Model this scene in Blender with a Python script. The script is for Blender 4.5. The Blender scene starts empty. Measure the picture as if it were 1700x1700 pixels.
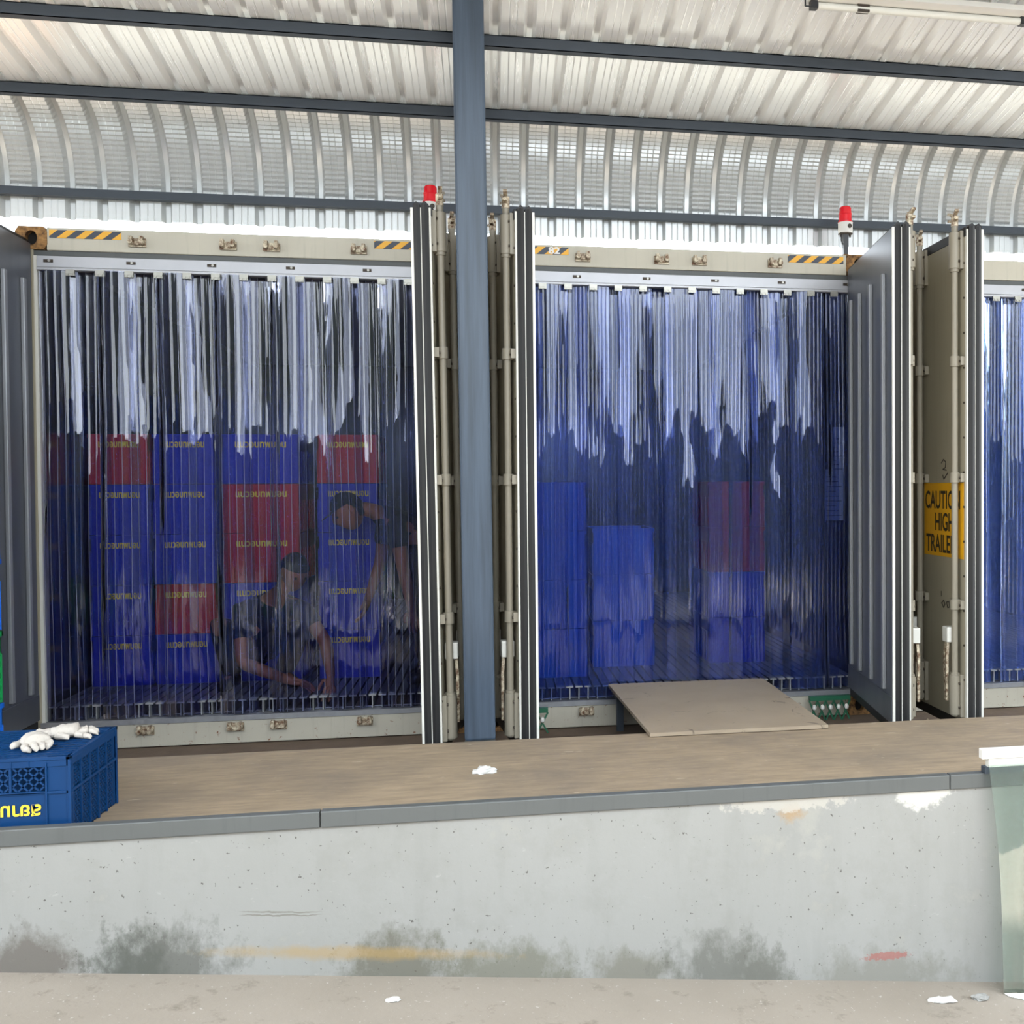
import bpy, bmesh, math, random
from mathutils import Vector, Matrix, noise

SC = bpy.context.scene
COL = SC.collection
R = math.radians
PI = math.pi

# ------------------------------------------------------------------ camera
CAMP = Vector((2.5479, -6.3678, 1.2148)); YAW, PITCH, ROLL = 0.1795, -0.0215, -0.0061
FPX, PPX, PPY = 1753.2, 1133.0, 848.0            # the photograph is the left part of a wider frame
cd = bpy.data.cameras.new('camera'); cam = bpy.data.objects.new('camera', cd); COL.objects.link(cam)
fw = Vector((math.sin(YAW) * math.cos(PITCH), math.cos(YAW) * math.cos(PITCH), math.sin(PITCH)))
rt = Vector((math.cos(YAW), -math.sin(YAW), 0)); up = rt.cross(fw)
rt2 = rt * math.cos(ROLL) + up * math.sin(ROLL); up2 = up * math.cos(ROLL) - rt * math.sin(ROLL)
M = Matrix((rt2, up2, -fw)).transposed().to_4x4(); M.translation = CAMP
cam.matrix_world = M
cd.sensor_width = 36; cd.sensor_fit = 'HORIZONTAL'; cd.lens = 36 * FPX / 1700
cd.shift_x = -(PPX - 850) / 1700; cd.shift_y = -(850 - PPY) / 1700
cd.clip_start = 0.05; cd.clip_end = 400
SC.camera = cam

# ------------------------------------------------------------------ sky, sun, exposure
w = bpy.data.worlds.new('sky'); SC.world = w; w.use_nodes = True
bgn = w.node_tree.nodes['Background']
bgn.inputs[0].default_value = (0.87, 0.94, 1.0, 1); bgn.inputs[1].default_value = 12.0
sd = bpy.data.lights.new('sun', 'SUN'); sd.energy = 56.0; sd.angle = R(6); sd.color = (1, 0.965, 0.90)
sun = bpy.data.objects.new('sun', sd); COL.objects.link(sun)
sun.rotation_euler = (R(21), 0, R(6))            # high, from the open yard side, kept off the dock by the roof
SC.view_settings.view_transform = 'Standard'; SC.view_settings.look = 'None'
SC.view_settings.exposure = -0.70; SC.view_settings.gamma = 1.0; SC.view_settings.use_curve_mapping = False
SC.cycles.use_denoising = True
SC.cycles.max_bounces = 10; SC.cycles.diffuse_bounces = 5; SC.cycles.glossy_bounces = 4
SC.cycles.transparent_max_bounces = 24
SC.cycles.sample_clamp_indirect = 8.0

# ------------------------------------------------------------------ helpers
class MB:
    def __init__(s): s.v = []; s.f = []; s.m = []
    def add(s, vs, fs, mi=0):
        o = len(s.v); s.v += [tuple(v) for v in vs]
        for f in fs: s.f.append(tuple(o + i for i in f)); s.m.append(mi)
        return s
    def box(s, x0, x1, y0, y1, z0, z1, mi=0):
        if x0 > x1: x0, x1 = x1, x0
        if y0 > y1: y0, y1 = y1, y0
        if z0 > z1: z0, z1 = z1, z0
        return s.add([(x0,y0,z0),(x1,y0,z0),(x1,y1,z0),(x0,y1,z0),(x0,y0,z1),(x1,y0,z1),(x1,y1,z1),(x0,y1,z1)],
                     [(0,3,2,1),(4,5,6,7),(0,1,5,4),(1,2,6,5),(2,3,7,6),(3,0,4,7)], mi)
    def bar(s, a, b, wd, dp, side=(0,0,1), mi=0):
        a = Vector(a); b = Vector(b); d = (b - a).normalized(); sv = Vector(side)
        p = d.cross(sv)
        if p.length < 1e-5: p = d.cross(Vector((1,0,0)))
        p.normalize(); q = p.cross(d).normalized()
        vs = []
        for c in (a, b):
            for i, j in ((-1,-1),(1,-1),(1,1),(-1,1)): vs.append(c + p * (i * wd / 2) + q * (j * dp / 2))
        return s.add(vs, [(0,3,2,1),(4,5,6,7),(0,1,5,4),(1,2,6,5),(2,3,7,6),(3,0,4,7)], mi)
    def cyl(s, a, b, r0, r1=None, n=14, mi=0):
        r1 = r0 if r1 is None else r1
        a = Vector(a); b = Vector(b); d = (b - a).normalized()
        p = d.orthogonal().normalized(); q = d.cross(p)
        vs = []
        for c, r in ((a, r0), (b, r1)):
            for i in range(n):
                t = 2 * PI * i / n; vs.append(c + (p * math.cos(t) + q * math.sin(t)) * r)
        fs = [(i, (i+1) % n, n + (i+1) % n, n + i) for i in range(n)]
        fs += [tuple(range(n-1, -1, -1)), tuple(range(n, 2*n))]
        return s.add(vs, fs, mi)
    def lathe(s, c, prof, n=20, mi=0):
        c = Vector(c); vs = []; fs = []
        for r, z in prof:
            for i in range(n):
                t = 2 * PI * i / n; vs.append(c + Vector((r * math.cos(t), r * math.sin(t), z)))
        for k in range(len(prof) - 1):
            for i in range(n):
                fs.append((k*n+i, k*n+(i+1) % n, (k+1)*n+(i+1) % n, (k+1)*n+i))
        fs += [tuple(range(n-1, -1, -1)), tuple(range((len(prof)-1)*n, len(prof)*n))]
        return s.add(vs, fs, mi)
    def prism(s, pts, axis, a0, a1, mi=0):
        # pts in the two other axes, extruded along axis
        def mk(u, v, w_):
            return {'x': (w_, u, v), 'y': (u, w_, v), 'z': (u, v, w_)}[axis]
        n = len(pts)
        vs = [mk(u, v, a0) for u, v in pts] + [mk(u, v, a1) for u, v in pts]
        fs = [(i, (i+1) % n, n + (i+1) % n, n + i) for i in range(n)] + [tuple(range(n-1, -1, -1)), tuple(range(n, 2*n))]
        return s.add(vs, fs, mi)
    def path(s, pts, r, n=8, mi=0):
        for a, b in zip(pts[:-1], pts[1:]): s.cyl(a, b, r, n=n, mi=mi)
        return s
    def mesh(s, name, mats, off=(0,0,0), smooth=False):
        me = bpy.data.meshes.new(name)
        me.from_pydata([(a-off[0], b-off[1], c-off[2]) for a, b, c in s.v], [], s.f)
        for m_ in (mats if isinstance(mats, (list, tuple)) else [mats]): me.materials.append(m_)
        me.polygons.foreach_set('material_index', s.m)
        bm = bmesh.new(); bm.from_mesh(me); bmesh.ops.recalc_face_normals(bm, faces=bm.faces); bm.to_mesh(me); bm.free()
        if smooth:
            me.polygons.foreach_set('use_smooth', [True] * len(me.polygons))
            try: me.set_sharp_from_angle(angle=R(38))
            except Exception: pass
        me.update()
        return me
    def build(s, name, mats, parent=None, local=False, smooth=False, bevel=0):
        off = (0,0,0)
        if parent is not None and not local: off = parent['_w'] if '_w' in parent else (0,0,0)
        return link(name, s.mesh(name, mats, off, smooth), parent, bevel)

def link(name, me, parent=None, bevel=0):
    o = bpy.data.objects.new(name, me); COL.objects.link(o); o.parent = parent
    if parent is not None and '_w' in parent: o['_w'] = list(parent['_w'])
    if bevel:
        b = o.modifiers.new('bevel', 'BEVEL'); b.width = bevel; b.segments = 2; b.limit_method = 'ANGLE'; b.angle_limit = R(40)
    return o

def tag(o, label=None, cat=None, group=None, kind=None):
    if label: o['label'] = label
    if cat: o['category'] = cat
    if group: o['group'] = group
    if kind: o['kind'] = kind
    return o

def empty(name, loc, label=None, cat=None, group=None, kind=None):
    o = bpy.data.objects.new(name, None); COL.objects.link(o); o.location = loc; o['_w'] = list(loc)
    o.empty_display_size = 0.1
    return tag(o, label, cat, group, kind)

def copy_tree(o, parent=None):
    c = o.copy(); COL.objects.link(c); c.parent = parent
    for ch in list(o.children): copy_tree(ch, c)
    return c

def text_mesh(body, size, extrude=0.0006, bold=0.0, align='CENTER', sx=1.0):
    cu = bpy.data.curves.new('lettering', 'FONT'); cu.body = body; cu.size = size; cu.extrude = extrude
    cu.offset = bold; cu.align_x = align; cu.align_y = 'CENTER'; cu.resolution_u = 3
    t = bpy.data.objects.new('tmp_text', cu); COL.objects.link(t)
    dg = bpy.context.evaluated_depsgraph_get(); dg.update()
    me = bpy.data.meshes.new_from_object(t.evaluated_get(dg))
    bpy.data.objects.remove(t); bpy.data.curves.remove(cu)
    if sx != 1.0: me.transform(Matrix.Diagonal((sx, 1, 1, 1)))
    return me

def letter(body, size, mat, parent, matrix, **k):
    me = text_mesh(body, size, **k); me.transform(matrix)
    me.materials.clear(); me.materials.append(mat)
    return link('lettering', me, parent)

# ------------------------------------------------------------------ materials
class NT:
    def __init__(s, name):
        s.m = bpy.data.materials.new(name); s.m.use_nodes = True
        s.t = s.m.node_tree; s.n = s.t.nodes; s.b = s.n['Principled BSDF']; s.out = s.n['Material Output']
        s._pos = None
    def l(s, a, b): s.t.links.new(a, b)
    def put(s, inp, v):
        if hasattr(v, 'is_linked') or hasattr(v, 'links'): s.l(v, inp)
        else: inp.default_value = v
    def pos(s):
        if s._pos is None: s._pos = s.n.new('ShaderNodeTexCoord').outputs['Object']
        return s._pos
    def mapv(s, scale=(1,1,1), loc=(0,0,0), rot=(0,0,0)):
        n = s.n.new('ShaderNodeMapping'); s.l(s.pos(), n.inputs[0])
        n.inputs['Scale'].default_value = scale; n.inputs['Location'].default_value = loc; n.inputs['Rotation'].default_value = rot
        return n.outputs[0]
    def noise(s, scale=5, detail=4, rough=0.55, vec=None, dist=0.0):
        n = s.n.new('ShaderNodeTexNoise'); n.inputs['Scale'].default_value = scale; n.inputs['Detail'].default_value = detail
        n.inputs['Roughness'].default_value = rough; n.inputs['Distortion'].default_value = dist
        s.l(vec if vec is not None else s.pos(), n.inputs['Vector'])
        return n.outputs[0]
    def ramp(s, v, a, b, c0=(0,0,0,1), c1=(1,1,1,1)):
        n = s.n.new('ShaderNodeValToRGB'); e = n.color_ramp.elements
        e[0].position = a; e[1].position = b; e[0].color = c0; e[1].color = c1
        s.l(v, n.inputs[0]); return n.outputs[0]
    def mix(s, f, a, b, mode='MIX'):
        n = s.n.new('ShaderNodeMix'); n.data_type = 'RGBA'; n.blend_type = mode
        s.put(n.inputs[0], f); s.put(n.inputs[6], a); s.put(n.inputs[7], b)
        return n.outputs[2]
    def math(s, op, a, b=0.0, clamp=False):
        n = s.n.new('ShaderNodeMath'); n.operation = op; n.use_clamp = clamp
        s.put(n.inputs[0], a); s.put(n.inputs[1], b); return n.outputs[0]
    def sep(s, v=None):
        n = s.n.new('ShaderNodeSeparateXYZ'); s.l(v if v is not None else s.pos(), n.inputs[0]); return n.outputs
    def ellipse(s, ax, cx, az, cz, rx, rz, rag=0.5, scale=9, vec=None, soft=(1.15, 0.9)):
        # a soft-edged ragged spot on the surface
        dx = s.math('DIVIDE', s.math('SUBTRACT', ax, cx), rx); dz = s.math('DIVIDE', s.math('SUBTRACT', az, cz), rz)
        d = s.math('SQRT', s.math('ADD', s.math('MULTIPLY', dx, dx), s.math('MULTIPLY', dz, dz)))
        d = s.math('ADD', d, s.math('MULTIPLY', s.math('SUBTRACT', s.noise(scale, 6, 0.72, vec), 0.5), rag * 2))
        n = s.n.new('ShaderNodeMapRange'); n.inputs[1].default_value = soft[0]; n.inputs[2].default_value = soft[1]
        s.l(d, n.inputs[0]); return n.outputs[0]
    def bump(s, h, strength=0.2, dist=0.01):
        n = s.n.new('ShaderNodeBump'); n.inputs['Strength'].default_value = strength; n.inputs['Distance'].default_value = dist
        s.l(h, n.inputs['Height']); s.l(n.outputs[0], s.b.inputs['Normal']); return n.outputs[0]
    def done(s, col, rough=0.6, metal=0.0, spec=0.5):
        s.put(s.b.inputs['Base Color'], col); s.put(s.b.inputs['Roughness'], rough); s.put(s.b.inputs['Metallic'], metal)
        s.b.inputs['Specular IOR Level'].default_value = spec
        return s.m

def C(r, g, b): return (r, g, b, 1)
def srgb(r, g, b):
    f = lambda c: (c/255/12.92) if c/255 <= 0.04045 else (((c/255) + 0.055) / 1.055) ** 2.4
    return (f(r), f(g), f(b), 1)

def plain(name, col, rough=0.5, metal=0.0, var=0.12, scale=6, bump=0.0, spec=0.5):
    t = NT(name); n = t.noise(scale, 5)
    dark = tuple(c * (1 - var) for c in col[:3]) + (1,); lite = tuple(min(1, c * (1 + var)) for c in col[:3]) + (1,)
    c = t.mix(n, dark, lite)
    if bump: t.bump(t.noise(scale * 8, 4), bump, 0.004)
    return t.done(c, rough, metal, spec)

def painted(name, col, rustc=srgb(105, 62, 30), amount=0.62, rough=0.55, dirt=0.25, metal=0.0):
    t = NT(name)
    base = t.mix(t.noise(2.2, 5), tuple(c * (1 - dirt) for c in col[:3]) + (1,), col)
    streak = t.ramp(t.noise(1, 4, 0.6, t.mapv((28, 28, 2.0))), 0.55, 0.75)
    base = t.mix(t.math('MULTIPLY', streak, 0.35), base, tuple(c * 0.55 for c in col[:3]) + (1,))
    spots = t.ramp(t.noise(26, 6, 0.7), amount, amount + 0.06)
    base = t.mix(spots, base, rustc)
    t.bump(t.noise(30, 4), 0.08, 0.004)
    return t.done(base, rough, metal)

m_sheet = NT('galvanised_roof_sheet')
_n = m_sheet.noise(1, 5, 0.6, m_sheet.mapv((40, 1.2, 1.2)))
m_sheet.bump(m_sheet.noise(1, 3, 0.5, m_sheet.mapv((60, 2, 2))), 0.02, 0.003)
m_sheet = m_sheet.done(m_sheet.mix(_n, C(.90, .905, .90), C(.95, .95, .945)), m_sheet.math('ADD', m_sheet.math('MULTIPLY', _n, 0.12), 0.20), 0.40)
t = NT('eave_sheet_shade')  # greyer roof metal: the dimmer light on the curved eave is put into the colour
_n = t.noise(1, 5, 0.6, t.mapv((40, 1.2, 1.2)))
m_eaveshade = t.done(t.mix(_n, C(.52, .53, .53), C(.64, .65, .65)), 0.36, 0.45)
m_purlin = plain('dark_blue_steel_paint', srgb(50, 58, 68), 0.5, 0.0, 0.15)
t = NT('blue_column_paint')
_s = t.noise(1, 4, 0.6, t.mapv((30, 30, 1.4)))
_b = t.mix(t.ramp(_s, 0.35, 0.7), srgb(42, 54, 68), srgb(60, 74, 91))
_b = t.mix(t.ramp(t.noise(3, 6, 0.7), 0.62, 0.7), _b, srgb(54, 66, 79))
t.bump(_s, 0.05, 0.003)
m_column = t.done(_b, 0.42)
m_cream = painted('cream_container_paint', srgb(192, 187, 172), amount=0.67)
m_door = painted('warm_grey_door_paint', srgb(152, 145, 126), amount=0.73, dirt=0.16)
m_sillp = painted('stained_sill_paint', srgb(184, 179, 164), amount=0.61, dirt=0.35)
m_rod = painted('grey_rod_paint', srgb(142, 135, 120), amount=0.74, rough=0.45)
m_rust = NT('rusty_steel')
_r = m_rust.noise(22, 7, 0.7)
m_rust.bump(_r, 0.5, 0.006)
m_rust = m_rust.done(m_rust.mix(m_rust.ramp(_r, 0.35, 0.68), srgb(58, 34, 20), srgb(176, 132, 78)), 0.75, 0.2)
m_keeper = NT('worn_keeper_steel')
_r = m_keeper.noise(40, 6, 0.7)
m_keeper.bump(_r, 0.4, 0.004)
m_keeper = m_keeper.done(m_keeper.mix(m_keeper.ramp(_r, 0.40, 0.62), srgb(92, 58, 34), srgb(206, 196, 172)), 0.5, 0.3)
m_liner = NT('grey_steel_liner')
_n = m_liner.noise(1, 4, 0.6, m_liner.mapv((5, 5, 0.9)))
m_liner = m_liner.done(m_liner.mix(_n, srgb(74, 78, 86), srgb(104, 107, 114)), 0.38, 0.4)
m_rib = plain('pale_liner_rib', srgb(136, 138, 142), 0.4, 0.3, 0.1)
m_lining = plain('polished_inner_lining', srgb(96, 100, 108), 0.2, 0.75, 0.15)
m_black = plain('black_rubber', srgb(13, 13, 15), 0.55, 0, 0.3)
m_trim = plain('white_edge_trim', srgb(204, 203, 196), 0.4, 0, 0.06)
m_alu = plain('aluminium', srgb(172, 173, 178), 0.4, 0.3, 0.08, 12)
m_inox = plain('stainless_clip', srgb(158, 156, 148), 0.35, 0.6, 0.2, 40)
m_tbar = plain('dull_aluminium_floor', srgb(150, 152, 156), 0.4, 0.6, 0.25, 20)
m_holeshade = plain('cavity_shade', srgb(20, 16, 14), 0.9, 0, 0.2)
m_bolt = plain('dark_bolt', srgb(62, 54, 46), 0.5, 0.5, 0.2)
m_white = plain('white_plastic', srgb(214, 212, 208), 0.4, 0, 0.05)
m_redlens = plain('red_beacon_lens', srgb(214, 16, 34), 0.18, 0, 0.15, 20)
m_blackpl = plain('black_plastic', srgb(28, 28, 30), 0.4, 0, 0.2)
m_ink = plain('black_ink', srgb(34, 26, 24), 0.6, 0, 0.1)
m_yel = plain('yellow_print', srgb(240, 204, 50), 0.5, 0, 0.15, 30)
m_paper = plain('paper', srgb(196, 196, 194), 0.8, 0, 0.05)
m_cloth = plain('white_knit_cotton', srgb(176, 170, 162), 0.9, 0, 0.12, 18, 0.5)
m_green = plain('green_paint', srgb(30, 92, 66), 0.45, 0, 0.2)
m_crblue = plain('blue_crate_plastic', srgb(2, 48, 92), 0.5, 0, 0.16, 8, 0, 0.2)
m_crmid = plain('mid_blue_crate_plastic', srgb(6, 92, 190), 0.45, 0, 0.16, 8)
m_crdark = plain('deep_blue_crate_plastic', srgb(18, 30, 165), 0.45, 0, 0.16, 8)
m_crred = plain('red_crate_plastic', srgb(186, 14, 38), 0.45, 0, 0.16, 8)
m_crgreen = plain('green_crate_plastic', srgb(8, 128, 66), 0.45, 0, 0.16, 8)
m_caution = plain('yellow_caution_vinyl', srgb(214, 158, 22), 0.45, 0, 0.18, 10)
m_skin = plain('skin', srgb(150, 96, 72), 0.55, 0, 0.06)
m_shirt = plain('navy_cotton', srgb(24, 34, 56), 0.85, 0, 0.15)
m_shirt2 = plain('dark_cotton', srgb(34, 36, 48), 0.85, 0, 0.15)
m_trous = plain('dark_trousers', srgb(30, 32, 40), 0.85, 0, 0.15)
m_hair = plain('black_hair', srgb(18, 16, 16), 0.5, 0, 0.2)
m_shoe = plain('dark_rubber_boot', srgb(30, 30, 34), 0.5, 0, 0.2)
m_eye = plain('dark_eye', srgb(20, 16, 14), 0.3, 0, 0.05)

# diagonal warning tape, printed
t = NT('hazard_tape')
x_, y_, z_ = t.sep()
fr = t.math('FRACT', t.math('DIVIDE', t.math('SUBTRACT', x_, t.math('MULTIPLY', z_, 1.25)), 0.094))
m_hazard = t.done(t.mix(t.math('GREATER_THAN', fr, 0.5), srgb(56, 62, 74), srgb(222, 164, 44)), 0.5)

# translucent blue-tinted PVC, glossy
def pvc(name, tint, haze, hazec, ior=1.60):
    t = NT(name); t.n.remove(t.b)
    fr = t.n.new('ShaderNodeFresnel'); fr.inputs[0].default_value = ior
    h1 = t.noise(1, 3, 0.55, t.mapv((7, 7, 1.1))); h2 = t.noise(1, 3, 0.6, t.mapv((60, 60, 5)))
    hh = t.math('ADD', h1, t.math('MULTIPLY', h2, 0.03))
    bp = t.n.new('ShaderNodeBump'); bp.inputs['Strength'].default_value = 0.45; bp.inputs['Distance'].default_value = 0.012
    t.l(hh, bp.inputs['Height']); t.l(bp.outputs[0], fr.inputs['Normal'])
    tr = t.n.new('ShaderNodeBsdfTransparent'); tr.inputs[0].default_value = tint
    gl = t.n.new('ShaderNodeBsdfGlossy'); gl.inputs['Roughness'].default_value = 0.012; t.l(bp.outputs[0], gl.inputs['Normal'])
    tl = t.n.new('ShaderNodeBsdfTranslucent'); tl.inputs[0].default_value = hazec
    df = t.n.new('ShaderNodeBsdfDiffuse'); df.inputs[0].default_value = hazec
    a1 = t.n.new('ShaderNodeMixShader'); a1.inputs[0].default_value = 0.5; t.l(df.outputs[0], a1.inputs[1]); t.l(tl.outputs[0], a1.inputs[2])
    a2 = t.n.new('ShaderNodeMixShader'); a2.inputs[0].default_value = haze; t.l(tr.outputs[0], a2.inputs[1]); t.l(a1.outputs[0], a2.inputs[2])
    a3 = t.n.new('ShaderNodeMixShader'); t.l(fr.outputs[0], a3.inputs[0]); t.l(a2.outputs[0], a3.inputs[1]); t.l(gl.outputs[0], a3.inputs[2])
    t.l(a3.outputs[0], t.out.inputs['Surface'])
    return t.m
m_pvc = pvc('clear_blue_pvc', C(.82, .84, .93), 0.012, C(.18, .22, .80))
m_pvc2 = pvc('bluer_pvc', C(.74, .79, .95), 0.045, C(.12, .24, .92))
m_pvcrib = pvc('pvc_rib_edge', C(.80, .82, .95), 0.36, C(.52, .56, .78))
m_pvc2rib = pvc('bluer_pvc_rib_edge', C(.74, .79, .95), 0.14, C(.58, .64, .88))
m_pvc3 = pvc('vivid_blue_pvc', C(.66, .76, .98), 0.13, C(.22, .36, .95))
m_sheetpvc = pvc('greenish_clear_sheet', C(.93, .98, .95), 0.05, C(.62, .76, .68))

# concrete dock wall
t = NT('dock_wall_concrete')
x_, y_, z_ = t.sep()
c = t.mix(t.noise(1.3, 6, 0.6), srgb(128, 128, 124), srgb(142, 142, 140))
c = t.mix(t.math('MULTIPLY', t.ramp(t.noise(1, 5, 0.6, t.mapv((7, 7, 1.0))), 0.5, 0.75), 0.35), c, srgb(119, 119, 115))
c = t.mix(t.ramp(t.noise(3.0, 6, 0.7), 0.60, 0.72), c, srgb(148, 147, 141))
# small pits, thicker towards the base of the wall
sc_ = t.ramp(t.noise(1, 5, 0.7, t.mapv((14, 14, 34), (0, 0, 0), (0, 0.5, 0))), 0.66, 0.72)
c = t.mix(t.math('MULTIPLY', sc_, 0.45), c, srgb(158, 157, 152))
c = t.mix(t.math('MULTIPLY', t.ramp(t.noise(6, 6, 0.7), 0.5, 0.75), 0.3), c, srgb(116, 115, 108))
pit = t.ramp(t.noise(70, 3, 0.5), 0.70, 0.73)
c = t.mix(pit, c, srgb(84, 82, 78))
# mildew blooms along the foot of the wall (the foot drops towards +X)
foot = t.math('ADD', t.math('MULTIPLY', x_, -0.0992), -0.333)
hz = t.math('SUBTRACT', z_, foot); stv = t.mapv((13, 13, 9))
for cx, rx, rz, col_ in ((0.98, .12, .10, srgb(84, 77, 70)), (1.42, .17, .12, srgb(78, 78, 72)), (1.30, .1, .1, srgb(74, 76, 70)), (2.2, .16, .11, srgb(84, 82, 70)),
                         (2.6, .2, .09, srgb(98, 97, 85)), (3.05, .14, .07, srgb(102, 100, 90)), (3.42, .18, .13, srgb(90, 90, 84)), (3.56, .1, .09, srgb(94, 94, 88)), (4.06, .24, .085, srgb(114, 113, 106))):
    c = t.mix(t.math('MULTIPLY', t.ellipse(x_, cx, hz, 0.02, rx * 1.15, rz * 1.1, 1.5, 1, stv, (1.35, 0.55)), 0.78), c, col_)
# worn yellow line
yl = t.math('MULTIPLY', t.ellipse(x_, 2.05, hz, 0.085, .42, .022, 0.9, 14, None, (1.4, 0.5)), 0.5)
c = t.mix(yl, c, srgb(150, 122, 66))
# spalled patches, rust bleed, red paint scrape, long crack
c = t.mix(t.ellipse(x_, 4.22, z_, 0.02, .11, .075, 0.9, 26), c, srgb(176, 174, 168))
c = t.mix(t.math('MULTIPLY', t.ellipse(x_, 3.68, z_, -0.045, .045, .03, 1.2, 34, None, (1.4, 0.5)), 0.6), c, srgb(150, 118, 74))
c = t.mix(t.math('MULTIPLY', t.ellipse(x_, 3.66, z_, 0.0, .22, .035, 1.3, 26), 0.8), c, srgb(164, 160, 152))
c = t.mix(t.math('MULTIPLY', t.ellipse(x_, 4.07, z_, -0.635, .085, .015, 1.6, 60), 0.75), c, srgb(138, 84, 78))
for cz in (-0.281, -0.292):
    wob = t.math('ADD', z_, t.math('MULTIPLY', t.math('SUBTRACT', t.noise(9, 4), 0.5), 0.03))
    wob = t.math('ADD', wob, t.math('MULTIPLY', x_, 0.06))
    c = t.mix(t.ellipse(x_, 1.80, wob, cz + 0.06 * 1.8, .13, .0028, 0.15, 30), c, srgb(112, 110, 104))
_h = t.math('ADD', t.noise(9, 6, 0.65), t.math('MULTIPLY', pit, -0.5))
t.bump(_h, 0.25, 0.006)
m_wall = t.done(c, 0.85)

t = NT('yard_concrete')
c = t.mix(t.noise(1.6, 6, 0.6), srgb(124, 116, 105), srgb(150, 142, 132))
c = t.mix(t.ramp(t.noise(8, 6, 0.75), 0.56, 0.72), c, srgb(112, 104, 94))
c = t.mix(t.ramp(t.noise(60, 3, 0.6), 0.66, 0.72), c, srgb(166, 160, 152))
t.bump(t.noise(40, 6, 0.7), 0.35, 0.008)
m_ground = t.done(c, 0.9)

t = NT('worn_deck_board')
gr = t.noise(1, 6, 0.72, t.mapv((5, 26, 10)))
c = t.mix(t.ramp(gr, 0.22, 0.8), srgb(114, 101, 84), srgb(160, 142, 118))
c = t.mix(t.math('MULTIPLY', t.ramp(t.noise(2.0, 6, 0.65), 0.45, 0.7), 0.6), c, srgb(104, 95, 85))
c = t.mix(t.ramp(t.noise(1, 4, 0.7, t.mapv((5, 40, 10))), 0.66, 0.70), c, srgb(176, 165, 147))
t.bump(gr, 0.2, 0.003)
m_deck = t.done(c, 0.7)
m_darkyard = plain('darkened_yard', srgb(52, 52, 52), 0.95, 0, 0.25, 3, 0.3)  # unseen far ground, coloured dark to weaken its reflection in the strips
m_lip = painted('grey_edge_angle', srgb(84, 87, 87), rustc=srgb(110, 96, 78), amount=0.70, rough=0.5, dirt=0.25)
m_pad = plain('brown_dirty_slab', srgb(96, 80, 66), 0.9, 0, 0.35, 7, 0.4)
m_blocker = plain('dark_sky_blocker', srgb(70, 76, 66), 0.8, 0, 0.3, 0.6)
m_plate = NT('ramp_plate_board')
_g = m_plate.noise(1, 5, 0.6, m_plate.mapv((3, 3, 8)))
_c = m_plate.mix(_g, srgb(128, 114, 97), srgb(156, 142, 122))
_c = m_plate.mix(m_plate.ramp(m_plate.noise(4, 6, 0.7, None, 1.5), 0.60, 0.66), _c, srgb(98, 86, 73))
m_plate = m_plate.done(_c, 0.65)

# ------------------------------------------------------------------ setting: ground, dock, slab, added sky blocker
def gz(x): return -0.42 - 0.0992 * (min(max(x, -1.6), 6.6) - 0.9)
mb = MB(); xs = [-40, -8, -1.6, 0.9, 3, 5, 6.6, 14, 50]; ys = [-60, -20, -6.2, -4, -2.40]
vs = [(x, y, gz(x)) for y in ys for x in xs]; n = len(xs)
mb.add(vs, [(j*n+i, j*n+i+1, (j+1)*n+i+1, (j+1)*n+i) for j in range(len(ys)-1) for i in range(n-1)])
mb.m = [1 if j < 2 else 0 for j in range(len(ys)-1) for i in range(n-1)]      # unseen yard coloured dark, then the concrete apron
tag(mb.build('floor', [m_ground, m_darkyard]), kind='structure')
dock = empty('loading_dock', (0, 0, 0), kind='structure')
MB().box(-9, 14, -2.45, -1.235, -1.2, -0.012).box(-9, 14, -2.45, -2.432, -0.012, 0.011).build('dock_wall', m_wall, dock)
DX = [-9, -6.6, -3.2, 0.3, 7.9, 14]
for a, b in zip(DX[:-1], DX[1:]):
    MB().box(a, b - 0.002, -2.43, -1.205, -0.012, 0.0).build('deck_board', m_deck, dock)
LX = [-9, -4.8, -1.02, 1.94, 4.33, 8.2, 14]
for a, b in zip(LX[:-1], LX[1:]):
    MB().box(a, b - 0.003, -2.462, -2.42, 0.012, 0.071).build('edge_angle', m_lip, dock, bevel=0.004)
slab = MB().box(-9, 14, -1.235, 9, -0.5, -0.232).build('floor_slab', m_pad); tag(slab, kind='structure')
yw = MB().box(0.8, 10, -13.4, -13, -1.5, 2.1).box(-40, 0.8, -13.4, -13, -1.5, 5.0).box(10, 50, -13.4, -13, -1.5, 5.0)  # unseen wall added off camera; its low gap shapes the sky mirrored in the strips
tag(yw.build('wall_sky_blocker', m_blocker), kind='structure')

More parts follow.
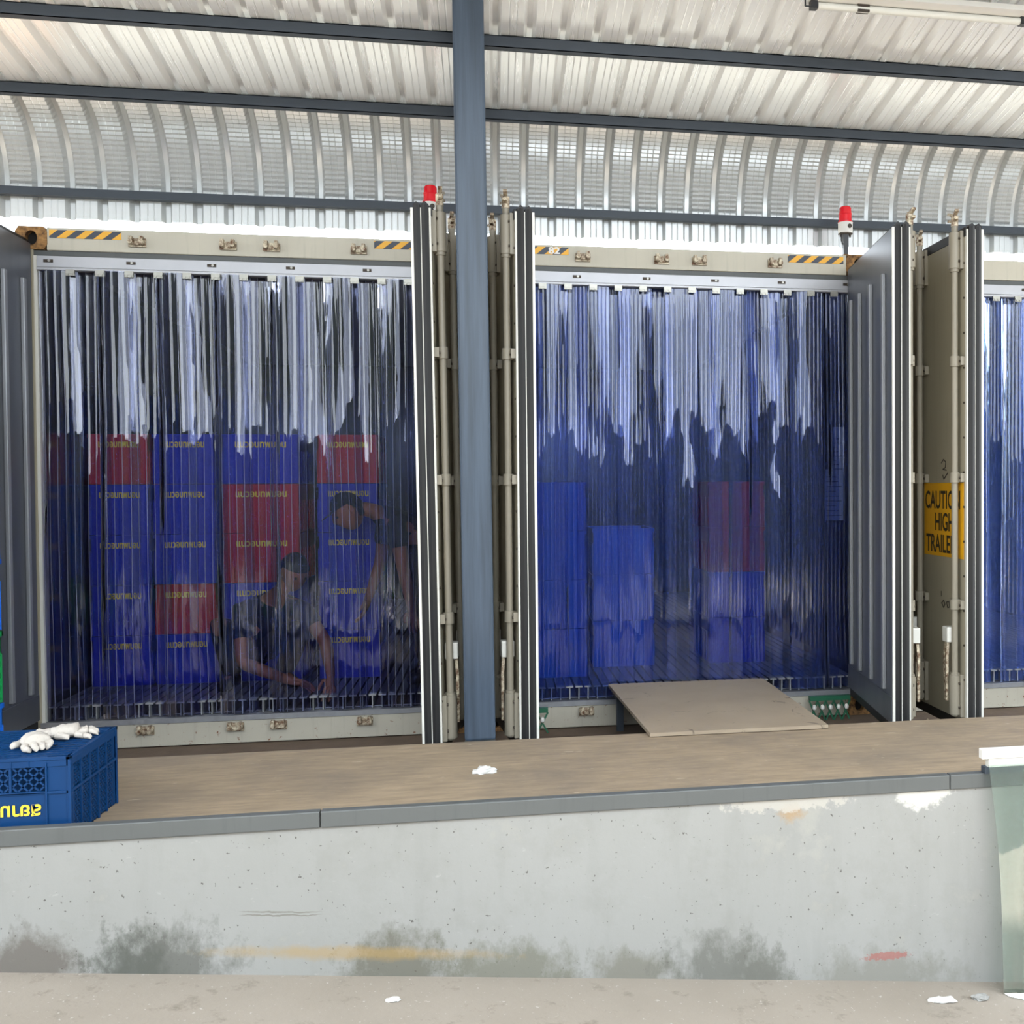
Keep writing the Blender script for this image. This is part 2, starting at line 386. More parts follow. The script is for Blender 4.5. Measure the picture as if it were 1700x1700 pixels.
# ------------------------------------------------------------------ setting: corrugated roof with curved eave
PITCHR = 0.1735; NRIB = 4; SL = 0.164
def roof_profile():
    half = []
    x = 0.0; pts = []
    for k in range(NRIB):
        b = k * PITCHR
        for dx, h in ((0.0, 0.036), (0.013, 0.036), (0.030, 0.0), (0.066, 0.0), (0.070, 0.0025), (0.074, 0.0), (0.101, 0.0), (0.105, 0.0025), (0.109, 0.0), (0.1435, 0.0), (0.1605, 0.036)):
            pts.append((b + dx, h))
    pts.append((NRIB * PITCHR, 0.036))
    return pts
def roof_path():
    a1 = math.atan2(math.cos(0), 0)
    P = []   # (Y, Z, normalY, normalZ, crimp)
    Y0, z0, r = 0.33, 2.987, 0.44
    for z in (2.80, 2.88, z0): P.append((Y0, z, 1, 0, 0))
    phi_end = PI / 2 - math.atan(SL); nc = 22
    for i in range(1, nc * 4 + 1):
        ph = phi_end * i / (nc * 4)
        Y = Y0 - r * (1 - math.cos(ph)); z = z0 + r * math.sin(ph)
        cr = (0.0, 0.0055, 0.0, -0.0055)[i % 4] if i < nc * 4 - 2 else 0
        P.append((Y, z, math.cos(ph), math.sin(ph), cr))
    Ye, ze = P[-1][0], P[-1][1]; nn = (math.sin(math.atan(SL)), math.cos(math.atan(SL)))
    for d in (0.25, 0.6, 1.2, 2.4, 4.0, 5.6): P.append((Ye - d, ze + d * SL, nn[0], nn[1], 0))
    return P
prof = roof_profile(); pth = roof_path()
n = len(prof)
def sheet_mesh(name, path_, mat, lift=0.0):
    vs = []
    for (Y, z, ny, nz, cr) in path_:
        for (x, h) in prof:
            hh = h + lift + (cr if h < 0.02 else 0)
            vs.append((x, Y + ny * hh, z + nz * hh))
    return MB().add(vs, [(j*n+i, j*n+i+1, (j+1)*n+i+1, (j+1)*n+i) for j in range(len(path_)-1) for i in range(n-1)]).mesh(name, mat)
ceil = empty('ceiling', (0, 0, 0), kind='structure')
NS = len(pth) - 7
sheet_me = sheet_mesh('roof_sheet', pth[NS:], m_sheet); eave_me = sheet_mesh('eave_sheet', pth[:NS + 1], m_eaveshade, 0.0015)
for k in range(-8, 17):
    o = link('roof_sheet', sheet_me, ceil); o.location.x = -0.008 + k * NRIB * PITCHR
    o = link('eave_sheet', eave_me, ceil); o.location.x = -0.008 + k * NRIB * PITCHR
RX0, RX1 = -5.5, 11.7
def purlin(y, zt, hgt=0.060, wid=0.05):
    # lipped channel, open towards the yard's far side
    MB().box(RX0, RX1, y - wid, y - wid + 0.004, zt - hgt, zt).box(RX0, RX1, y - wid, y, zt - 0.004, zt).box(RX0, RX1, y - wid, y, zt - hgt, zt - hgt + 0.004).box(RX0, RX1, y - 0.004, y, zt - hgt, zt - hgt + 0.018).build('purlin', m_purlin, ceil)
Ye, ze = (0.33 - 0.44 * (1 - math.cos(PI/2 - math.atan(SL))), 2.987 + 0.44 * math.sin(PI/2 - math.atan(SL)))
for d in (0.03, 0.76, 1.75, 2.75, 3.75, 4.75):
    purlin(Ye - d + 0.025, ze + d * SL - 0.003)
MB().box(RX0, RX1, 0.275, 0.325, 2.916, 2.962).build('eave_girt', m_purlin, ceil)

# steel column carrying the roof
colm = empty('steel_column', (2.474, -1.12, 0), 'square blue-grey steel column standing between the open container doors', 'column')
sh_ = MB().box(2.412, 2.560, -1.196, -1.05, 0.0, 3.592)
sh_.v = [(x - 0.0064 * z, y, z) for x, y, z in sh_.v]            # slightly out of plumb
sh_.build('shaft', m_column, colm, bevel=0.012)
MB().box(2.413, 2.559, -1.2045, -1.045, -0.231, 0.0).build('footing', m_lip, colm)
# rafter that the column holds
MB().box(2.44, 2.51, -1.055, -0.1, 0, 0.1).build('rafter', m_purlin, ceil)
raf = bpy.data.objects['rafter']
for v in raf.data.vertices:
    top = ze + (Ye - v.co.y) * SL - 0.082
    v.co.z = top - (0.1 if v.co.z < 0.05 else 0.0)
raf.data.update()

# ------------------------------------------------------------------ refrigerated containers
ZB, H, W, PC = -0.226, 2.896, 2.438, 2.4803
ZT = ZB + H
A1, A2 = 0.6248, 1.1022

def casting(c, name, x0, x1, z0, z1, y0=-0.004, y1=0.17):
    # corner fitting: a block with an oval opening in its face, closed by a dark disc for the hollow's shade
    cx, cz = (x0 + x1) / 2, (z0 + z1) / 2; rx, rz = 0.032, 0.04; n = 16
    outer = []; inner = []
    hx, hz_ = (x1 - x0) / 2, (z1 - z0) / 2
    for i in range(n):
        t_ = 2 * PI * i / n; ct, st = math.cos(t_), math.sin(t_)
        k = 1 / max(abs(ct) / hx, abs(st) / hz_)
        outer.append((cx + ct * k, cz + st * k)); inner.append((cx + ct * rx, cz + st * rz))
    vs = [(a, y0, b) for a, b in outer] + [(a, y0, b) for a, b in inner] + [(a, y0 + 0.05, b) for a, b in inner] + [(a, y1, b) for a, b in outer]
    fs = []
    for i in range(n):
        j = (i + 1) % n
        fs += [(i, j, n + j, n + i), (n + i, n + j, 2*n + j, 2*n + i), (i, 3*n + i, 3*n + j, j)]
    fs.append(tuple(range(3*n, 4*n)))
    m = MB().add(vs, fs); m.add([(a, y0 + 0.045, b) for a, b in inner], [tuple(range(n))], 1)
    m.build('corner_casting', [m_rust, m_holeshade], c)

def keeper(c, x, z, name='cam_keeper'):
    # a pair of jaws on a plate that the lock rod cams bite into
    m = MB().box(x - 0.045, x + 0.045, -0.016, -0.004, z - 0.024, z + 0.022)
    for s in (-1, 1):
        m.cyl((x + s * 0.028, -0.014, z), (x + s * 0.028, -0.05, z), 0.019, 0.013, 10)
        m.box(x + s * 0.028 - 0.009, x + s * 0.028 + 0.009, -0.046, -0.014, z + 0.006, z + 0.030)
    m.box(x - 0.014, x + 0.014, -0.03, -0.012, z - 0.016, z + 0.004)
    m.build(name, m_keeper, c, smooth=True)

floor_bar = MB().box(-0.003, 0.003, 0.02, 5.6, -0.06, 0.012).box(-0.021, 0.021, 0.02, 5.6, 0.010, 0.018).mesh('floor_bar', m_tbar)

def container(X0, label, right_end=True):
    c = empty('reefer_container', (X0 + W/2, 0, ZB), label, 'container', None)
    X1 = X0 + W
    MB().box(X0 + 0.158, X1 - 0.158, 0.0, 0.10, 2.545, ZT).build('header_beam', m_cream, c, bevel=0.004)
    MB().box(X0 + 0.085, X1 - 0.085, 0.012, 0.09, 2.516, 2.545).build('header_rebate', m_lip, c)
    MB().box(X0 + 0.158, X1 - 0.158, 0.0, 0.10, ZB, -0.095).build('door_sill', m_sillp, c, bevel=0.004)
    MB().box(X0 + 0.085, X1 - 0.085, -0.008, 0.14, -0.095, -0.066).build('sill_plate', m_tbar, c)
    for a, b in ((X0, X0 + 0.088), (X1 - 0.088, X1)):
        MB().box(a, b, 0.0, 0.10, ZB + 0.118, ZT - 0.118).build('corner_post', m_door, c, bevel=0.004)
    for a, b in ((X0 + 0.088, X0 + 0.104), (X1 - 0.104, X1 - 0.088)):
        MB().box(a, b, 0.006, 0.09, -0.066, 2.516).build('jamb_trim', m_trim, c)
    for a, b in ((X0, X0 + 0.162), (X1 - 0.162, X1)):
        casting(c, 'corner_casting', a, b, ZT - 0.122, ZT + 0.003); casting(c, 'corner_casting', a, b, ZB - 0.003, ZB + 0.122)
    # side walls, roof, far end, floor base
    for a, b, li in ((X0, X0 + 0.06, 1), (X1 - 0.06, X1, -1)):
        MB().box(a, b, 0.10, 6.0, ZB + 0.02, ZT - 0.01).build('side_wall', m_cream, c)
        e = X0 + 0.062 if li == 1 else X1 - 0.068
        MB().box(e, e + 0.006, 0.10, 5.9, -0.06, 2.56).build('inner_lining', m_lining, c)
    MB().box(X0, X1, 0.10, 6.0, 2.60, ZT - 0.01).build('roof_panel', m_cream, c)
    MB().box(X0 + 0.06, X1 - 0.06, 5.9, 6.0, ZB + 0.02, 2.6).build('end_wall', m_lining, c)
    MB().box(X0 + 0.06, X1 - 0.06, 0.10, 5.9, ZB + 0.02, -0.062).build('floor_base', m_tbar, c)
    for q in range(40):
        o = link('floor_bar', floor_bar, c); o.location = (X0 + 0.14 + q * 0.0553 - c.location.x, 0, -ZB)
    for a in (A1, A2, W - A2, W - A1):
        keeper(c, X0 + a, 2.600); keeper(c, X0 + a, -0.130)
    for a, b in ((X0 + 0.173, X0 + 0.54), (X1 - 0.54, X1 - 0.180)):
        MB().box(a, b, -0.003, -0.0005, 2.613, 2.657).build('hazard_sticker', m_hazard, c)
    return c

def door(c, hx, side, tilt, ribs=True, sag=0.0, N=0.034):
    """one leaf; local x runs from hinge to free edge, outer face at n=0. side -1 = left leaf, 1 = right leaf"""
    S = side
    z0, z1 = -0.055, 2.572; U = 1.10
    def b(m, u0, u1, n0, n1, za, zb, mi=0): return m.box(u0, u1, S * n0, S * n1, za, zb, mi)
    d = b(MB(), 0.0, U, 0.0, -0.078, z0, z1).build('door', m_door, c, local=True, bevel=0.003)
    d.location = (hx - c.location.x, -0.012, -ZB); d.rotation_euler = (sag, 0, -PI/2 + tilt); d['_w'] = [0, 0, 0]
    def part(m, name, mat, **k): return m.build(name, mat, d, local=True, **k)
    part(b(MB(), 0.02, U, -0.079, -0.094, z0 + 0.01, z1), 'inner_liner', m_liner)
    part(b(b(b(MB(), U, U + 0.018, 0.0, -0.009, z0, z1), U, U + 0.018, -0.045, -0.050, z0, z1), U, U + 0.018, -0.084, -0.096, z0, z1), 'edge_trim', m_trim)
    # two rubber gaskets, standing proud of the edge and of the top and bottom
    for n0, n1, e in ((-0.010, -0.044, 0.036), (-0.051, -0.083, 0.028)):
        nm = (n0 + n1) / 2
        g = MB().prism([(U, S*n0), (U + e*0.7, S*n0), (U + e, S*nm), (U + e*0.7, S*n1), (U, S*n1)], 'z', z0 - 0.03, z1 + 0.012)
        g.prism([(S*n0, z1), (S*n0, z1 + 0.014), (S*nm, z1 + 0.030), (S*n1, z1 + 0.014), (S*n1, z1)], 'x', 0.01, U + e*0.8)
        b(g, 0.01, U + 0.01, n0, n1, z0 - 0.045, z0)
        part(g, 'gasket', m_black)
    part(b(MB(), 0.0, U + 0.01, 0.004, -0.006, z1 - 0.035, z1 + 0.012), 'weather_strip', m_black); part(b(MB(), 0.0, U + 0.01, 0.004, -0.006, z0 - 0.04, z0 + 0.012), 'weather_strip', m_black)
    if ribs:
        for u in (0.145, 0.38, 0.655, 0.95):
            part(b(MB(), u - 0.018, u + 0.018, -0.094, -0.114, 0.12, 2.36), 'liner_rib', m_rib, bevel=0.004)
        part(b(MB(), 0.03, U - 0.01, -0.094, -0.100, -0.04, 0.10), 'kick_plate', m_liner)
    for ri, u in enumerate((0.58, 1.045)):
        part(MB().cyl((u, S*N, -0.02), (u, S*N, 2.62), 0.0175, n=14), 'lock_rod', m_rod, smooth=True)
        m = MB().cyl((u, S*N, 2.375), (u, S*N, 2.565), 0.031, n=14); b(m, u - 0.042, u + 0.042, 0.0, 0.02, 2.37, 2.57)
        m.cyl((u, S*N, 2.358), (u, S*N, 2.375), 0.0245)
        part(m, 'top_bracket', m_rod, smooth=True)
        m = MB().cyl((u, S*N, -0.01), (u, S*N, 0.20), 0.031, n=14); b(m, u - 0.042, u + 0.042, 0.0, 0.02, -0.02, 0.205)
        m.cyl((u, S*N, 0.20), (u, S*N, 0.215), 0.0245)
        part(m, 'bottom_bracket', m_rod, smooth=True)
        for z in (1.855, 1.235, 0.555):
            m = MB().cyl((u, S*N, z), (u, S*N, z + 0.055), 0.027, n=14); b(m, u - 0.05, u + 0.05, 0.0, 0.022, z + 0.004, z + 0.05)
            part(m, 'rod_guide', m_rod, smooth=True)
        # cam: two-pronged claw on the rod end
        m = MB().cyl((u, S*N, 2.60), (u, S*N, 2.655), 0.020, n=10)
        for sx in (-1, 1):
            m.bar((u, S*N, 2.625), (u + sx*0.044, S*(N + 0.012), 2.636), 0.020, 0.014)
            m.bar((u, S*N, 2.655), (u + sx*0.050, S*(N + 0.010), 2.676), 0.020, 0.013)
        part(m, 'rod_cam', m_keeper)
        # handle hub, keeper box and hanging lever
        part(b(MB(), u - 0.075, u - 0.008, 0.010, 0.074, 0.375, 0.458), 'handle_catch', m_trim, bevel=0.006)
        m = MB()
        for a, bb, ww in (((u - 0.040, S*0.062, 0.375), (u - 0.052, S*0.068, 0.30), 0.020), ((u - 0.052, S*0.068, 0.30), (u - 0.050, S*0.068, 0.20), 0.016),
                          ((u - 0.050, S*0.068, 0.20), (u - 0.036, S*0.068, 0.155), 0.018), ((u - 0.036, S*0.068, 0.155), (u - 0.034, S*0.068, 0.06), 0.026),
                          ((u - 0.030, S*0.062, 0.375), (u - 0.024, S*0.068, 0.30), 0.012), ((u - 0.024, S*0.068, 0.30), (u - 0.026, S*0.068, 0.20), 0.012), ((u - 0.026, S*0.068, 0.20), (u - 0.036, S*0.068, 0.155), 0.012)):
            m.bar(a, bb, ww, 0.014, (0, 1, 0))
        part(m, 'handle_lever', m_keeper)
        for z, du in ((2.41, .034), (2.53, .034), (0.03, .034), (0.16, .034), (1.88, .04), (1.26, .04), (0.58, .04)):
            for sx in (-1, 1):
                part(MB().cyl((u + sx*du, S*0.018, z), (u + sx*du, S*0.027, z), 0.007, n=6), 'bolt', m_bolt)
    for q in range(13):
        z = 0.18 + q * 0.185
        part(MB().cyl((U - 0.012, 0, z), (U - 0.012, S*0.004, z), 0.006, n=6), 'rivet', m_bolt)
    for z in (0.2, 0.95, 1.65, 2.3):
        m = b(MB(), -0.045, 0.10, 0.001, 0.014, z, z + 0.07); m.cyl((-0.02, S*0.01, z - 0.01), (-0.02, S*0.01, z + 0.08), 0.016, n=10)
        part(m, 'hinge', m_rod, smooth=True)
    return d

c1 = container(0.0, 'white refrigerated container with tall stacked crates and two people behind its strip curtain')
c2 = container(PC, 'white refrigerated container bridged to the dock by a board ramp')
c3 = container(2 * PC, 'white refrigerated container whose opened door bears a yellow caution sign')
d1l = door(c1, -0.006, -1, R(0.5)); d1r = door(c1, 2.402, 1, R(-5.0), sag=0.011)
d2l = door(c2, 2.528, -1, R(7.7)); d2r = door(c2, 4.856, 1, R(-7.0), N=0.015)
d3l = door(c3, 5.026, -1, R(0.2))

# caution sign and pen marks on the outer face of the third container's door (local x = distance from hinge)
def on_door(d, S, u, z, n=0.0025):
    # text plane: reading direction runs from hinge to free edge for a left leaf seen from outside
    return Matrix(((1, 0, 0, u), (0, 0, S, S * n), (0, 1, 0, z), (0, 0, 0, 1)))
MB().box(0.572, 1.085, -0.0005, -0.0022, 0.825, 1.235).build('caution_sticker', m_caution, d3l, local=True)
for body, z, u0 in (('CAUTION', 1.135, 0.585), ('HIGH', 1.012, 0.715), ('TRAILER', 0.89, 0.60)):
    letter(body, 0.140, m_ink, d3l, on_door(d3l, -1, u0, z, 0.0024), bold=0.0022, extrude=0.0004, sx=0.73, align='LEFT')
m = MB()
for pts in (((.80, 1.345), (.83, 1.365), (.86, 1.35), (.855, 1.32), (.82, 1.31), (.87, 1.305)), ((.82, 1.28), (.835, 1.255), (.885, 1.29)),
            ((.80, .56), (.83, .58), (.85, .56), (.83, .54), (.81, .56)), ((.87, .575), (.90, .58), (.905, .55), (.88, .545), (.87, .575)), ((.80, .60), (.80, .63))):
    for a, b_ in zip(pts[:-1], pts[1:]): m.bar((a[0], -0.0012, a[1]), (b_[0], -0.0012, b_[1]), 0.006, 0.001, (0, 1, 0))
m.build('pen_mark', m_ink, d3l, local=True)
# white number painted over the tape of the second container
letter('82', 0.055, m_white, c2, Matrix(((1, 0, 0, 2.935 - c2.location.x), (0, 0, -1, -0.0036), (0, 1, 0, 2.634 - ZB), (0, 0, 0, 1))), bold=0.0018, sx=1.25)

# ------------------------------------------------------------------ PVC strip curtains
def strip_mesh(wd, zt, zb, seed, mat, bow, ribs, wave, twist=0.0, lean=0.0, tilt=0.0):
    rnd = random.Random(seed)
    us = []
    for k in range(ribs + 1):
        c0 = -0.5 + k / ribs
        if k: us += [(c0 - 0.5 / ribs, 0.0)]
        for du, h in ((-0.022, 0.0), (-0.008, 1.0), (0.008, 1.0), (0.022, 0.0)):
            if -0.5 <= c0 + du <= 0.5: us.append((c0 + du, h))
    us = sorted(set([(-0.5, 0.0), (0.5, 0.0)] + us)); nu = len(us); nz = 30
    vs = []; o1, o2, o3 = rnd.uniform(0, 50), rnd.uniform(0, 50), rnd.uniform(0, 50)
    for side in (0, 1):
        for j in range(nz + 1):
            f = j / nz; z = zt + (zb - zt) * f
            free = min(1.0, f * 3.0)
            for u, h in us:
                x = u * wd + lean * f + free * 0.010 * noise.noise((o3, z * 0.9, 0))
                bw = bow * (1 - 0.45 * f) + 0.010 * free * noise.noise((o1, z * 0.8, 3))
                y = bw * (1 - 4 * u * u) + free * wave * noise.noise((o2 + u * 1.6, z * 1.1, 7)) + free * 0.0035 * noise.noise((o1 + u * 4, z * 3.5, 1)) + twist * u * f + tilt * u * wd * (0.3 + 0.7 * free)
                y += (-0.0028 * h - 0.0012) if side == 0 else 0.0012
                vs.append((x, y, z))
    def id_(s, j, i): return s * (nz + 1) * nu + j * nu + i
    fs = []
    for j in range(nz):
        for i in range(nu - 1):
            fs.append((id_(0, j, i), id_(0, j + 1, i), id_(0, j + 1, i + 1), id_(0, j, i + 1)))
            fs.append((id_(1, j, i), id_(1, j, i + 1), id_(1, j + 1, i + 1), id_(1, j + 1, i)))
        fs.append((id_(0, j, 0), id_(1, j, 0), id_(1, j + 1, 0), id_(0, j + 1, 0)))
        fs.append((id_(0, j, nu - 1), id_(0, j + 1, nu - 1), id_(1, j + 1, nu - 1), id_(1, j, nu - 1)))
    for i in range(nu - 1):
        fs.append((id_(0, nz, i), id_(1, nz, i), id_(1, nz, i + 1), id_(0, nz, i + 1)))
    mm = MB().add(vs, fs); k = 0
    for j in range(nz):
        for i in range(nu - 1):
            if us[i][1] + us[i + 1][1] > 1.5: mm.m[k] = 1
            k += 2
        k += 2
    m = mm.mesh('strip', list(mat))
    m.polygons.foreach_set('use_smooth', [True] * len(m.polygons))
    try: m.set_sharp_from_angle(angle=R(50))
    except Exception: pass
    return m

def curtain(X0, label, mat, seed, first, dense=False, zbot=lambda x: -0.06):
    X1 = X0 + W; rnd = random.Random(seed)
    c = empty('strip_curtain', (X0 + W/2, 0.03, 2.44), label, 'curtain')
    m = MB().box(X0 + 0.106, X1 - 0.106, 0.0, 0.03, 2.452, 2.514)
    m.box(X0 + 0.106, X1 - 0.106, -0.008, 0.03, 2.436, 2.450)
    m.build('rail', m_alu, c, bevel=0.002)
    for q in range(6):
        x = X0 + 0.165 + q * 0.423
        MB().box(x - 0.024, x + 0.024, -0.004, 0.0, 2.478, 2.494).build('rail_bracket', m_bolt, c)
        MB().cyl((x + 0.006, -0.004, 2.486), (x + 0.006, -0.010, 2.486), 0.007, n=8).build('rail_screw', m_inox, c)
    k = 0; x = X0 + first
    while x < X1 - 0.12:
        if x > X0 + 0.12:
            mm = MB().box(x - 0.023, x + 0.023, -0.016, -0.004, 2.406, 2.440)
            mm.box(x - 0.023, x + 0.023, -0.020, -0.014, 2.418, 2.426)
            mm.cyl((x - 0.011, -0.016, 2.413), (x - 0.011, -0.022, 2.413), 0.005, n=8).cyl((x + 0.011, -0.016, 2.413), (x + 0.011, -0.022, 2.413), 0.005, n=8)
            mm.build('clip', m_inox, c)
        k += 1; x += 0.1508
    k = 0; x = X0 + first - 0.075
    x += 0 if x - 0.1 > X0 + 0.09 else 0.0
    while x < X1 - 0.12:
        front = k % 2 == 0
        bow = (-0.030 if front else 0.022) * rnd.uniform(0.5, 1.3)
        if dense: bow = rnd.choice((-1, 1)) * rnd.uniform(0.004, 0.026)
        ribs = rnd.choice((7, 8, 9)) if dense else 5
        wd = 0.205
        xa = max(x, X0 + 0.108 + wd / 2); xa = min(xa, X1 - 0.108 - wd / 2)
        me = strip_mesh(wd, 2.438, zbot(x), seed * 100 + k, mat, bow, ribs, rnd.uniform(0.006, 0.016), rnd.uniform(-0.02, 0.02), rnd.uniform(-0.015, 0.015), rnd.uniform(-0.26, 0.26) if dense else rnd.uniform(-0.12, 0.12))
        o = link('strip', me, c); o.location = (xa - c.location.x, (-0.010 if front else 0.020), -2.44)
        k += 1; x += 0.1508 if not dense else rnd.uniform(0.120, 0.155)
    return c

curtain(0.0, 'clear strip curtain with stacked red and blue crates showing through', (m_pvc, m_pvcrib), 3, 0.279)
curtain(PC, 'bluish strip curtain whose strips end just above the board ramp', (m_pvc2, m_pvc2rib), 5, 2.864 - PC - 0.1508, True,
        lambda x: 0.035 if 3.2 < x < 4.3 else -0.05)
curtain(2 * PC, 'bright blue strip curtain beside the door with the caution sign', (m_pvc3, m_pvc2rib), 8, 0.20, True)

# ------------------------------------------------------------------ board ramp, gates, litter
rp = empty('ramp_board', (3.74, -0.65, 0.01), 'tan board ramp bridging the dock deck to the container floor', 'ramp')
mb = MB(); top = [(3.30, -1.30, 0.022), (4.205, -1.30, 0.022), (4.20, -0.015, 0.030), (3.238, -0.015, 0.030)]
mb.add([(x, y, z) for x, y, z in top] + [(x, y, z - 0.018) for x, y, z in top], [(0,1,2,3), (7,6,5,4), (0,4,5,1), (1,5,6,2), (2,6,7,3), (3,7,4,0)])
mb.build('board', m_plate, rp)
MB().box(3.275, 3.315, -0.135, -0.10, -0.232, 0.010).build('leg', m_purlin, rp)
MB().box(4.155, 4.195, -0.135, -0.10, -0.232, 0.010).build('leg', m_purlin, rp)
MB().box(3.30, 4.20, -0.62, -0.58, -0.030, 0.006).build('batten', m_purlin, rp)

def scissor(x0, x1, label):
    g = empty('folded_gate', ((x0 + x1) / 2, -0.10, -0.232), label, 'gate')
    MB().box(x0, x1, -0.125, -0.085, -0.105, -0.078).build('top_bar', m_green, g)
    n = max(1, int((x1 - x0) / 0.045)); st = (x1 - x0) / n
    for i in range(n):
        a = x0 + i * st
        for q, (p0, p1) in enumerate((((a, -0.232), (a + st, -0.105)), ((a + st, -0.232), (a, -0.105)))):
            MB().bar((p0[0], -0.112 + q * 0.012, p0[1] + 0.003), (p1[0], -0.112 + q * 0.012, p1[1]), 0.010, 0.008, (0, 1, 0)).build('lattice_bar', m_green, g)
        MB().lathe((a + st / 2, -0.125, -0.145), [(0.002, -0.018), (0.011, -0.012), (0.014, 0.0), (0.010, 0.012), (0.002, 0.017)], 10).build('knob', m_white, g, smooth=True)
scissor(4.475, 4.735, 'folded green lattice gate standing beside the board ramp')
scissor(2.80, 2.868, 'narrow end of a green lattice gate beside the open door edge')

def crumple(name, c, sx, sy, sz, seed, mat, label, cat, sub=3, flat=0.6):
    bm = bmesh.new(); bmesh.ops.create_icosphere(bm, subdivisions=sub, radius=1)
    for v in bm.verts:
        d = v.co.copy()
        k = 1 + 0.45 * noise.noise(d * 1.7 + Vector((seed, 0, 0))) + 0.25 * noise.noise(d * 4.2 + Vector((0, seed, 0)))
        v.co = Vector((d.x * k * sx, d.y * k * sy, max(-0.35, d.z * k) * sz))
    zm = min(v.co.z for v in bm.verts)
    for v in bm.verts: v.co.z -= zm
    me = bpy.data.meshes.new(name); bm.to_mesh(me); bm.free(); me.materials.append(mat)
    o = link(name, me); o.location = c
    return tag(o, label, cat)
crumple('crumpled_paper', (2.51, -1.78, 0.001), 0.046, 0.04, 0.016, 4, m_paper, 'crumpled white paper scrap lying on the dock deck', 'litter')
crumple('rag_bundle', (2.60, -0.92, -0.231), 0.05, 0.06, 0.11, 9, m_cloth, 'crumpled pale rag lying behind the blue column', 'litter')
crumple('rag_bundle', (4.93, -0.85, -0.231), 0.07, 0.05, 0.10, 15, m_keeper, 'crumpled dirty rag between the two open doors by the caution sign', 'litter')
crumple('concrete_rubble', (4.22, -2.62, gz(4.22) + 0.001), 0.05, 0.022, 0.012, 21, m_paper, 'white plaster chunk on the ground at the foot of the dock wall', 'rubble')
crumple('concrete_rubble', (4.39, -2.60, gz(4.39) + 0.001), 0.035, 0.018, 0.016, 27, m_wall, 'small grey plaster chunk on the ground beside the clear sheet', 'rubble')
crumple('concrete_rubble', (2.20, -2.64, gz(2.2) + 0.001), 0.022, 0.012, 0.010, 33, m_paper, 'small yellowish chip on the ground below the worn yellow line', 'rubble')

# ------------------------------------------------------------------ clear sheet hanging from a white bar over the dock edge
sh = empty('hanging_sheet', (5.1, -2.49, 0.07), 'clear greenish plastic sheet hung from a white bar over the dock edge', 'sheet')
MB().box(4.452, 6.0, -2.487, -2.455, 0.133, 0.172).build('top_bar', m_white, sh, bevel=0.003)
MB().box(4.484, 6.0, -2.480, -2.452, 0.098, 0.131).build('clamp_bar', m_trim, sh)
MB().box(4.47, 6.0, -2.476, -2.44, 0.0715, 0.098).build('packing_strip', m_purlin, sh)
vs = []; nx, nz_ = 26, 30; X0s, X1s = 4.478, 5.95
for side in (0, 1):
    for j in range(nz_ + 1):
        f = j / nz_; z = 0.11 + (-0.955 - 0.11) * f
        for i in range(nx + 1):
            g = i / nx
            left = X0s + 0.012 * math.sin(f * 5) + 0.05 * f + (0.06 * max(0, (f - 0.95) / 0.05) ** 2)
            x = left + (X1s - left) * g
            zz = max(z, gz(x) + 0.004)
            y = -2.492 - 0.07 * f - 0.012 * math.sin(g * 9 + f * 3) * f - 0.05 * max(0, (f - 0.9) / 0.1) ** 2
            vs.append((x, y + side * 0.004, zz))
ny_ = nx + 1; half = (nz_ + 1) * ny_
fs = []
for s in (0, 1):
    for j in range(nz_):
        for i in range(nx):
            a = s * half + j * ny_ + i; fs.append((a, a + 1, a + ny_ + 1, a + ny_))
for j in range(nz_):
    a = j * ny_; fs.append((a, a + ny_, half + a + ny_, half + a)); a += nx; fs.append((a, a + ny_, half + a + ny_, half + a))
MB().add(vs, fs).build('film', m_sheetpvc, sh, smooth=True)

# ------------------------------------------------------------------ warning beacons
def beacon(x, zl, label, lean=0.0):
    b = empty('warning_beacon', (x, 0.045, 2.672), label, 'beacon')
    MB().box(x - 0.016, x + 0.016, 0.030, 0.062, 2.6725, zl - 0.145).build('mast', m_blackpl, b)
    MB().box(x - 0.022, x + 0.022, 0.012, 0.085, 2.6715, 2.679).build('foot', m_rust, b)
    m = MB()
    for s in (-1, 0, 1): m.cyl((x + s * 0.03, 0.045, zl - 0.165), (x + s * 0.03, 0.045, zl - 0.14), 0.007, n=8)
    m.box(x - 0.042, x + 0.042, 0.028, 0.062, zl - 0.150, zl - 0.142).build('bracket', m_bolt, b)
    MB().lathe((x, 0.045, zl - 0.142), [(0.043, 0), (0.046, 0.008), (0.046, 0.062), (0.048, 0.066)], 24).build('housing', m_white, b, smooth=True)
    MB().cyl((x + 0.013, 0.0005, zl - 0.104), (x + 0.013, -0.004, zl - 0.104), 0.014, n=12).build('buzzer_grille', m_bolt, b)
    MB().lathe((x, 0.045, zl - 0.076), [(0.046, 0), (0.046, 0.008), (0.040, 0.012), (0.039, 0.05), (0.041, 0.052), (0.041, 0.058), (0.038, 0.062), (0.037, 0.09), (0.030, 0.100), (0.01, 0.104)], 24).build('lens', m_redlens, b, smooth=True)
    MB().path([(x - 0.03, 0.03, zl - 0.15), (x - 0.036, 0.02, zl - 0.19), (x - 0.026, 0.024, zl - 0.215), (x - 0.014, 0.032, zl - 0.21)], 0.004, 6).build('cable', m_blackpl, b)
beacon(4.768, 2.958, 'red and white beacon on a black mast above the board ramp container')
beacon(2.216, 2.975, 'red beacon half hidden behind the edge of an open door near the blue column')

